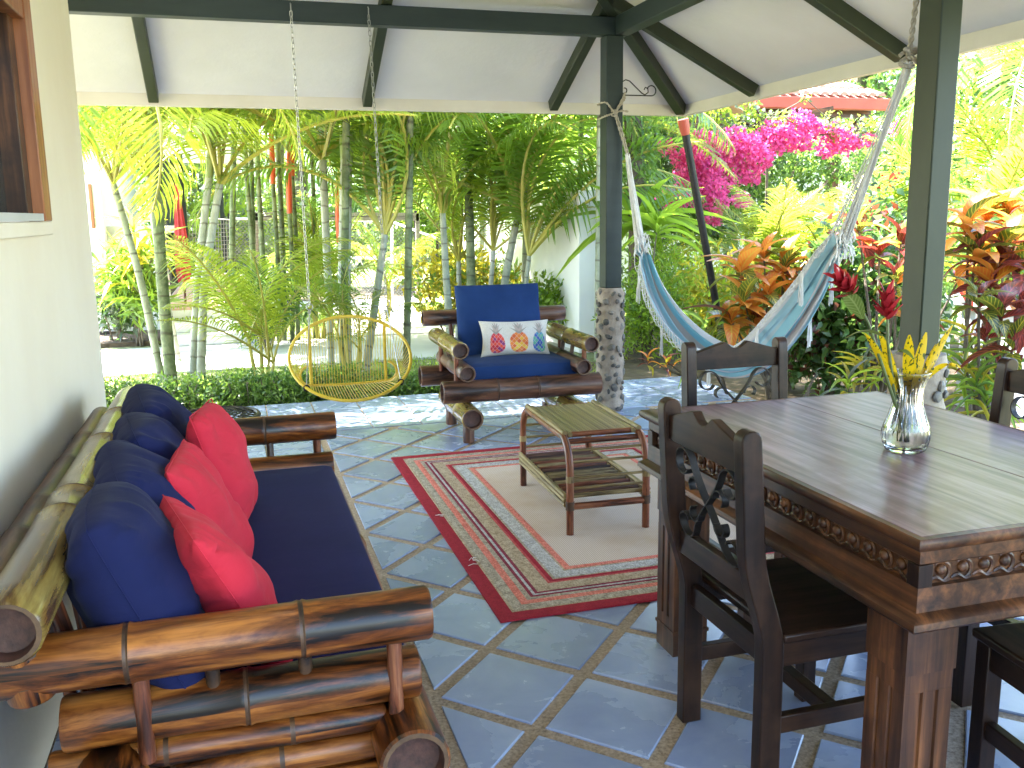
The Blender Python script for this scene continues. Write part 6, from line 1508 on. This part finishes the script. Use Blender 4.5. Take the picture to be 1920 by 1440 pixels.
leafy('green and maroon croton close to the olive post', (4.15, 5.2, -.1), [(at4(px, py, y), 9, .21, ('c_green', 'c_dark', 'c_orange'), 1.0) for px, py, y in [(1690, 450, 5.4), (1680, 520, 5.3), (1700, 580, 5.2), (1650, 470, 5.6), (1610, 430, 5.8), (1800, 520, 4.9)]], seed=4)
leafy('variegated strap leaved plant behind the table end', (4.0, 5.3, -.12), [(at4(px, py, y), 14, .24, ('l_yellow', 'l_grey', 'l_lime'), .30) for px, py, y in [(1620, 690, 5.25), (1650, 670, 5.3), (1590, 720, 5.2), (1680, 700, 5.1)]], name='strap_leaf_plant', cat_='plant', seed=5)
leafy('tufts of striped grassy leaves behind the stone foot', (3.98, 3.9, -.12), [(at4(px, py, y), 16, .26, ('l_lime', 'l_yellow', 'l_mid'), .20) for px, py, y in [(1830, 720, 3.95), (1810, 690, 4.1), (1850, 750, 3.9), (1880, 700, 4.0), (1820, 640, 4.4)]], name='spider_plant', cat_='plant', seed=6)
leafy('small green seedling low in the shade by the floor edge', (3.97, 5.9, -.1), [(at4(1518, 728, 5.9), 9, .10, 'l_mid', .4), (at4(1530, 700, 5.9), 7, .09, 'l_grey', .5)], name='seedling', cat_='plant', seed=7)
leafy('bronze and yellow croton at the foot of the hammock fern', (4.1, 7.5, -.12), [(at4(px, py, 7.6), 9, .13, ('c_orange', 'l_yellow', 'c_dark'), .7) for px, py in [(1215, 672), (1250, 678), (1282, 668)]], seed=8)
leafy('bromeliad with yellow leaves among the left palms', tuple(aty(270, 560, 12.3)), [(aty(px, py, 12.2), 13, .42, ('l_yellow', 'l_lime', 'l_mid'), .35) for px, py in [(262, 478), (290, 470), (235, 520), (250, 430)]], name='bromeliad', cat_='plant', seed=9)
# bird's nest fern on the trunk, with the mossy trunk
b = aty(1195, 640, 9.6); b.z = G; t_ = aty(1182, 150, 9.6)
R = root('ferny_tree', b, 'dark mossy tree trunk behind the dark post with a fern growing on it', 'tree')
trunk_part(R, b, [b, b.lerp(t_, .5) + Vector((.05, 0, 0)), t_], .12, .09, M_['bark'])
cloud('leaves', M_['l_mid'], [(tuple(aty(1190, 240, 9.5)), (.25, .25, .7)), (tuple(aty(1215, 270, 9.5)), (.15, .15, .35))], 700, .12, .03, R, b, seed=60, kind='stuff', hang=.6)
for k in range(20):
    a = k * 2.4; o = link('fern_frond', random.Random(k).choice(LV['l_lime']), R, aty(1200, 440, 9.45) - b, (0, -(1.0 - .9 * k / 20), a), (.85, .33, .85))
# second fern
leafy('lime bird nest fern left of the downpipe foot', tuple(aty(1200, 600, 8.8)), [(aty(1232, 430, 8.8), 14, .55, 'l_lime', .32)], name='nest_fern', cat_='plant', seed=12)
# snake plants
leafy('upright dark sword leaves behind the hammock', (3.95, 6.75, -.1), [(at4(1322, 610, 6.7), 5, .38, 'l_mid', .20), (at4(1335, 640, 6.6), 5, .30, 'l_mid', .22)], name='sword_plant', cat_='plant', seed=13)

# ---- buildings beyond
def bxp(x0, y0, x1, y1, Y, dep, mb, m=0):
    a = aty(x0, y0, Y); c = aty(x1, y1, Y); mb.box(((a.x + c.x) / 2, Y + dep / 2, (a.z + c.z) / 2), (abs(c.x - a.x), dep, abs(a.z - c.z)), m)
NH = Vector((-2.0, 13.4, G)); nh = root('neighbour_house', NH, 'pale neighbouring house with pink tiled terrace behind the left palms', 'house')
mb = MB(NH); bxp(120, 60, 212, 620, 13.6, 5, mb); bxp(150, 215, 480, 305, 16.4, .3, mb); bxp(190, 430, 325, 640, 13.9, .25, mb); mb.build('wall', M_['white'], nh)
mb = MB(NH); bxp(164, 345, 178, 428, 13.55, .06, mb); mb.build('window_frame', M_['orangewood'], nh, bevel=.005)
mb = MB(NH); bxp(190, 425, 328, 436, 13.85, .35, mb); mb.build('parapet_cap', M_['concrete'], nh)
mb = MB(NH); bxp(150, 198, 470, 222, 15.9, .7, mb); mb.build('eave_board', M_['redpaint'], nh)
mb = MB(NH); bxp(400, 215, 480, 305, 15.0, .4, mb); mb.build('beam_wall', M_['cream'], nh)
for px in (318, 331, 345, 417): mb = MB(NH); bxp(px - 4, 288, px + 4, 520, 14.0 + .02 * (px - 318), .1, mb); mb.build('column', M_['beam'], nh)
mb = MB(NH); mb.box((-0.35, 15.4, 0.09), (1.25, 5.6, 0.40)); mb.build('terrace_slab', M_['concrete'], nh)
for i in range(3):
    for j in range(13):
        MB(NH).box((-0.35 - .4 + .4 * i, 12.82 + .41 * j, 0.30), (0.392, 0.40, 0.02)).build('floor_tile', M_['pinktile'], nh)
for k in range(3): MB(NH).box((-0.30, 12.45 - .32 * k, 0.10 - .13 * k), (1.15, .33, .13 + .0)).build('step', M_['concrete'], nh, bevel=.01)
# railing posts and handrail by the steps
mb = MB(NH)
for px in (466, 474): bxp(px - 2, 540, px + 2, 660, 12.3, .03, mb)
mb.build('stair_rail', M_['iron'], nh)
# closed red parasol
b = aty(346, 540, 13.3); b.z = .31; ps = root('closed_parasol', b, 'folded red cloth parasol hanging beside the black column', 'parasol')
MB().tube([(0, 0, 0), (0, 0, 1.75)], .016, 8).build('pole', M_['brownz'], ps)
mb = MB(); zz = [(1.62, .015), (1.4, .035), (1.1, .055), (.8, .075), (.5, .085), (.30, .065)]
vs = []; n = 28
for z, r_ in zz:
    for j in range(n): q = r_ * (1 + .25 * math.cos(j * 2 * math.pi / n * 7)); vs.append((q * math.cos(2 * math.pi * j / n), q * math.sin(2 * math.pi * j / n), z))
mb.add(vs, [(i * n + j, i * n + (j + 1) % n, (i + 1) * n + (j + 1) % n, (i + 1) * n + j) for i in range(len(zz) - 1) for j in range(n)]); mb.build('canopy', mat_cloth('faded_red_canvas', (0.42, .04, .05), (.55, .09, .09)), ps)
# hanging mesh lounger / gate screen
# white garden wall
gw = root('garden_wall', (3.95, 9.95, G), 'plain white garden wall pillar left of the dark post', 'wall')
MB().box((0.05, 2.6, 0.93), (0.46, 5.3, 1.86)).build('wall_panel', M_['white'], gw, bevel=.01)
sw2 = root('stepped_wall', tuple(aty(910, 500, 16.5)), 'white stepped garden wall with reddish stone panels behind the palms', 'wall'); off = sw2.location
mb = MB(off)
for q in ((880, 395, 905, 440), (880, 440, 935, 560), (920, 470, 980, 560), (985, 395, 1056, 560)): bxp(*q, 16.5, .5, mb)
mb.build('wall_panel', M_['white'], sw2)
for q in ((897, 432, 912, 446), (893, 452, 930, 466), (905, 476, 960, 488)): mb = MB(off); bxp(*q, 16.47, .06, mb); mb.build('stone_panel', M_['redroof'], sw2)
bw = root('boundary_wall', (9, 15.2, G), 'white boundary wall glimpsed behind the grey leaved tree', 'wall'); MB().box((-1.2, .1, 1.25), (6, .2, 2.5)).build('wall_panel', M_['white'], bw)
# chain link fence with gate beam
fn = root('wire_fence', (2.0, 15.2, G), 'chain link fence with pale pipes and dark uprights behind the palms', 'fence'); FO = fn.location
for x0, y0, x1, y1, Y0, Y1 in [(735, 418, 735, 560, 15.6, 15.6), (640, 410, 640, 560, 15.9, 15.9), (779, 395, 779, 560, 15.3, 15.3), (820, 445, 822, 560, 14.6, 14.6), (430, 400, 430, 480, 15.9, 15.9)]:
    MB(FO).tube([aty(x0, y0, Y0), aty(x1, y1, Y1)], .025, 8).build('upright', M_['white'] if x0 in (735, 640) else M_['iron'], fn)
for a_, b2 in [((440, 410, 15.9), (735, 414, 15.6)), ((735, 416, 15.6), (822, 448, 14.6)), ((640, 482, 15.9), (735, 486, 15.6)), ((735, 558, 15.6), (822, 565, 14.6))]:
    MB(FO).tube([aty(*a_), aty(*b2)], .02, 8).build('rail', M_['white'], fn)
def wire(P00, P10, P01, P11, nx, nz, nm_):
    mb = MB(FO)
    lerp = lambda u, v: (P00.lerp(P10, u)).lerp(P01.lerp(P11, u), v)
    for k in range(-nz, nx):
        for s_ in (0, 1):
            u0, u1 = k / nx, (k + nz) / nx; a, b3 = (0, 1) if s_ == 0 else (1, 0)
            # clip to 0..1
            t0 = max(0, -u0 / (u1 - u0)); t1 = min(1, (1 - u0) / (u1 - u0))
            if t1 <= t0: continue
            p = lerp(u0 + (u1 - u0) * t0, a + (b3 - a) * t0); q = lerp(u0 + (u1 - u0) * t1, a + (b3 - a) * t1); mb.tube([p, q], .004, 3, cap=False)
    mb.build(nm_, M_['galv'], fn, kind='stuff')
wire(aty(640, 555, 15.9), aty(735, 556, 15.6), aty(640, 412, 15.9), aty(735, 416, 15.6), 14, 20, 'wire_mesh'); wire(aty(735, 556, 15.6), aty(822, 563, 14.6), aty(735, 416, 15.6), aty(822, 448, 14.6), 14, 20, 'wire_mesh'); wire(aty(430, 490, 15.9), aty(560, 490, 15.9), aty(430, 412, 15.9), aty(560, 412, 15.9), 18, 11, 'wire_mesh')
gb = root('gate_beam', (1, 15.0, G), 'weathered dark timber cross beams above the wire fence', 'pergola'); GO = gb.location
for py in (402, 409): MB(GO).beam(aty(478, py, 15.0), aty(785, py + 1, 15.0), .06, .07).build('cross_beam', M_['greywood'], gb)
for px in (481, 783): MB(GO).beam(aty(px, 560, 15.0) , aty(px, 400, 15.0), .06, .06, up=Vector((0, 1, 0))).build('gate_post', M_['greywood'], gb)
# mesh lounger seen through the palms
ml = root('mesh_screen', aty(400, 480, 14.6), 'dark mesh screen with pale curved rim beside the pink terrace', 'screen'); off = ml.location
P = [aty(350, 415, 14.6), aty(380, 408, 14.6), aty(430, 412, 14.6), aty(431, 470, 14.6), aty(432, 512, 14.6), aty(400, 516, 14.6), aty(352, 515, 14.6)]
MB(off).tube(P, .012, 6, closed=True).build('rim', M_['concrete'], ml)
mb = MB(off)
for k in range(14): mb.tube([P[0].lerp(P[6], k / 13) , P[2].lerp(P[4], k / 13)], .0045, 3, cap=False)
for k in range(16): mb.tube([P[0].lerp(P[2], k / 15), P[6].lerp(P[4], k / 15)], .0045, 3, cap=False)
mb.build('mesh', M_['galv'], ml, kind='stuff')

# red roofed shelter
gz = root('red_roof_shelter', (9.9, 15.6, G), 'open timber shelter with red clay tiled roof and red gutter', 'shelter'); ZO = gz.location
e0 = aty(1415, 196, 14.0); e1 = aty(1668, 192, 14.0); ez = (e0.z + e1.z) / 2 - G; xa, xb = e0.x - ZO.x, e1.x - ZO.x; yf = 14.0 - 15.6; mid = (xa + xb) / 2; hw_ = (xb - xa) / 2; sl = .42
MB().box((mid, yf, ez), (xb - xa, .10, .20)).build('gutter', M_['redpaint'], gz, bevel=.02)
mb = MB(); ap = (mid, yf + hw_, ez + hw_ * sl + .1)
cs = [(xa, yf, ez + .1), (xb, yf, ez + .1), (xb, yf + 2 * hw_, ez + .1), (xa, yf + 2 * hw_, ez + .1)]
mb.add(cs + [ap], [(0, 1, 4), (1, 2, 4), (2, 3, 4), (3, 0, 4), (3, 2, 1, 0)]); mb.build('roof_deck', M_['redroof'], gz, smooth=False)
tb = MB(); n = 8; vs = []
for y_ in (0, 1):
    for j in range(n + 1): a = math.pi * j / n; rr2 = .085 - .012 * y_; vs.append((rr2 * math.cos(a), .40 * y_, .06 * math.sin(a) + .40 * sl * y_ + .04 * (1 - y_)))
tb.add(vs, [(j, j + 1, n + 2 + j, n + 1 + j) for j in range(n)] + [tuple(range(n + 1))]); tme = tb.mesh('roof_tile', M_['redroof'])
for row in range(9):
    yy = .33 * row; k0 = -int((hw_ - yy) / .19); 
    for k in range(k0, -k0 + 1): link('roof_tile', tme, gz, (mid + k * .19, yf + yy - .03, ez + .10 + yy * sl))
for px in (1565,):
    p = aty(px, 240, 14.4) - ZO
    MB().box((p.x, p.y, ez / 2), (.16, .16, ez)).build('post', M_['brownz'], gz, bevel=.01)
    for s in (-1, 1): MB().beam((p.x, p.y, ez - .85), (p.x + s * .65, p.y, ez - .08), .10, .12).build('brace', M_['brownx'], gz)
MB().box((mid, yf + .35, ez - .12), (xb - xa - .3, .12, .14)).build('tie_beam', M_['brownx'], gz)
MB().box((xa + .5, yf + 2 * hw_ - .4, ez / 2), (.16, .16, ez)).build('post', M_['brownz'], gz, bevel=.01)
MB().box((xb - .5, yf + 2 * hw_ - .4, ez / 2), (.16, .16, ez)).build('post', M_['brownz'], gz, bevel=.01)
# nearer shelter: pale soffit and dark trusses
pg = root('timber_pergola', (6.8, 13.0, G), 'dark timber truss shelter with pale soffit left of the red roof', 'shelter'); PO = pg.location
a0 = aty(1215, 205, 13.0) - PO; a1 = aty(1430, 168, 13.0) - PO
mb = MB(); mb.beam(a0 + Vector((0, 1, .15)), a1 + Vector((0, 1, .05)), 2.4, .08); mb.build('soffit', M_['fascia'], pg, smooth=False)
for pz in ((1218, 238, 1420, 236), (1218, 214, 1330, 196), (1390, 240, 1560, 205)): MB().beam(aty(pz[0], pz[1], 13.0) - PO, aty(pz[2], pz[3], 13.0) - PO, .09, .10).build('tie_beam', M_['brownx'], pg)
for px in (1328,): 
    p = aty(px, 240, 13.0) - PO; MB().box((p.x, p.y, (aty(px, 200, 13).z - G) / 2), (.13, .13, aty(px, 200, 13).z - G)).build('post', M_['brownz'], pg)
    for s in (-1, 1): q = aty(px + s * 36, 200, 13.0) - PO; MB().beam(p + Vector((0, 0, -.2)), q, .08, .09).build('brace', M_['brownx'], pg)

# white rail seen through the right crotons
wr_ = root('white_railing', (5.6, 5.2, G), 'white balustrade glimpsed behind the right edge crotons', 'railing'); WO = wr_.location
for k in range(6): MB().box((0.0 + .0 * k, -1.0 + .42 * k, .42), (.16, .16, .84)).build('baluster', M_['white'], wr_, bevel=.01)
MB().box((0, .05, .88), (.24, 2.6, .08)).build('handrail', M_['white'], wr_, bevel=.01)

# background trees
def tree(label, x, y, h, r, mats, n, L, seed, group='broadleaf trees beyond the garden'):
    R = root('broadleaf_tree', (x, y, G), label, 'tree', group); r_ = random.Random(seed); B = Vector((x, y, G)); bl = []
    for k in range(12):
        a = r_.uniform(0, 6.28); q = r * r_.uniform(.1, .75); bl.append(((x + q * math.cos(a), y + q * math.sin(a), h * r_.uniform(.38, .9)), (r * r_.uniform(.3, .5), r * r_.uniform(.3, .5), h * r_.uniform(.08, .16))))
    MB(B).tube([(x, y, G), (x + .1, y, h * .3), (x, y, h * .55), (x, y, h * .8)], [.22, .17, .12, .05], 8).build('trunk', M_['bark'], R)
    for k in range(5): c = Vector(bl[k][0]); MB(B).tube([(x, y, h * (.3 + .05 * k)), Vector((x, y, h * .4)).lerp(c, .6), c], [.08, .05, .02], 6).build('limb', M_['bark'], R)
    for k, (mn, f) in enumerate(mats): cloud('crown', M_[mn], bl, int(n * f), L, L * .42, R, B, seed=seed + k, kind='stuff')
TR = [('broad dark tree behind the neighbouring house', -3.5, 22, 8, 3.4, 'dm'), ('leafy tree behind the wire fence gate', 1.5, 22.5, 7.5, 3.2, 'ml'), ('dense green tree filling the gap above the fence', 5.5, 23, 8.5, 3.4, 'md'), ('bright tree behind the white garden wall', 9.2, 20.5, 8, 3.2, 'ml'),
      ('tree with dark crown behind the timber shelter', 12.5, 20.5, 9, 3.4, 'dm'), ('tall tree behind the red tiled roof', 16.5, 22, 10.5, 3.8, 'dm'), ('green tree behind the olive post', 16.5, 16, 8.5, 3.2, 'md'), ('tree beyond the right edge palms', 15.5, 11.5, 8, 3.0, 'ml'),
      ('shady tree left of the thick palm', -1.2, 19.2, 6.5, 2.2, 'md'), ('tree closing the view at the far right', 13, 7.5, 7.5, 2.8, 'md'), ('low tree between swing and armchair palms', 4.3, 20.0, 5.0, 2.0, 'lm'), ('grey green tree near the ferny trunk', 8.2, 16.8, 5.5, 1.8, 'gd')]
KM = {'d': 'l_deep', 'm': 'l_mid', 'l': 'l_lime', 'g': 'l_grey'}
for k, (lab, x, y, h, r_, ms) in enumerate(TR): tree(lab, x, y, h, r_, [(KM[ms[0]], .6), (KM[ms[1]], .4)], 4200, .26, 300 + 5 * k)
g = []
r_ = random.Random(77)
for k in range(70):
    x = -16 + 52 * k / 69; g.append(((x, 30 + r_.uniform(-2, 3) - max(0, x - 14) * .55, r_.uniform(.5, 6.0)), (2.0, 1.3, 1.6)))
for k in range(30): x = -16 + 52 * k / 29; g.append(((x, 31 - max(0, x - 14) * .55, 1.2), (2.0, 1.2, 1.8)))
fw = cloud('far_wood', M_['l_deep'], g, 17000, .40, .2, seed=90); tag(fw, 'mass of distant tropical trees closing off the garden', 'woodland', kind='stuff')
fw = cloud('far_wood', M_['l_mid'], g, 12000, .38, .18, seed=91); tag(fw, 'lighter foliage mixed through the distant tropical trees', 'woodland', kind='stuff')
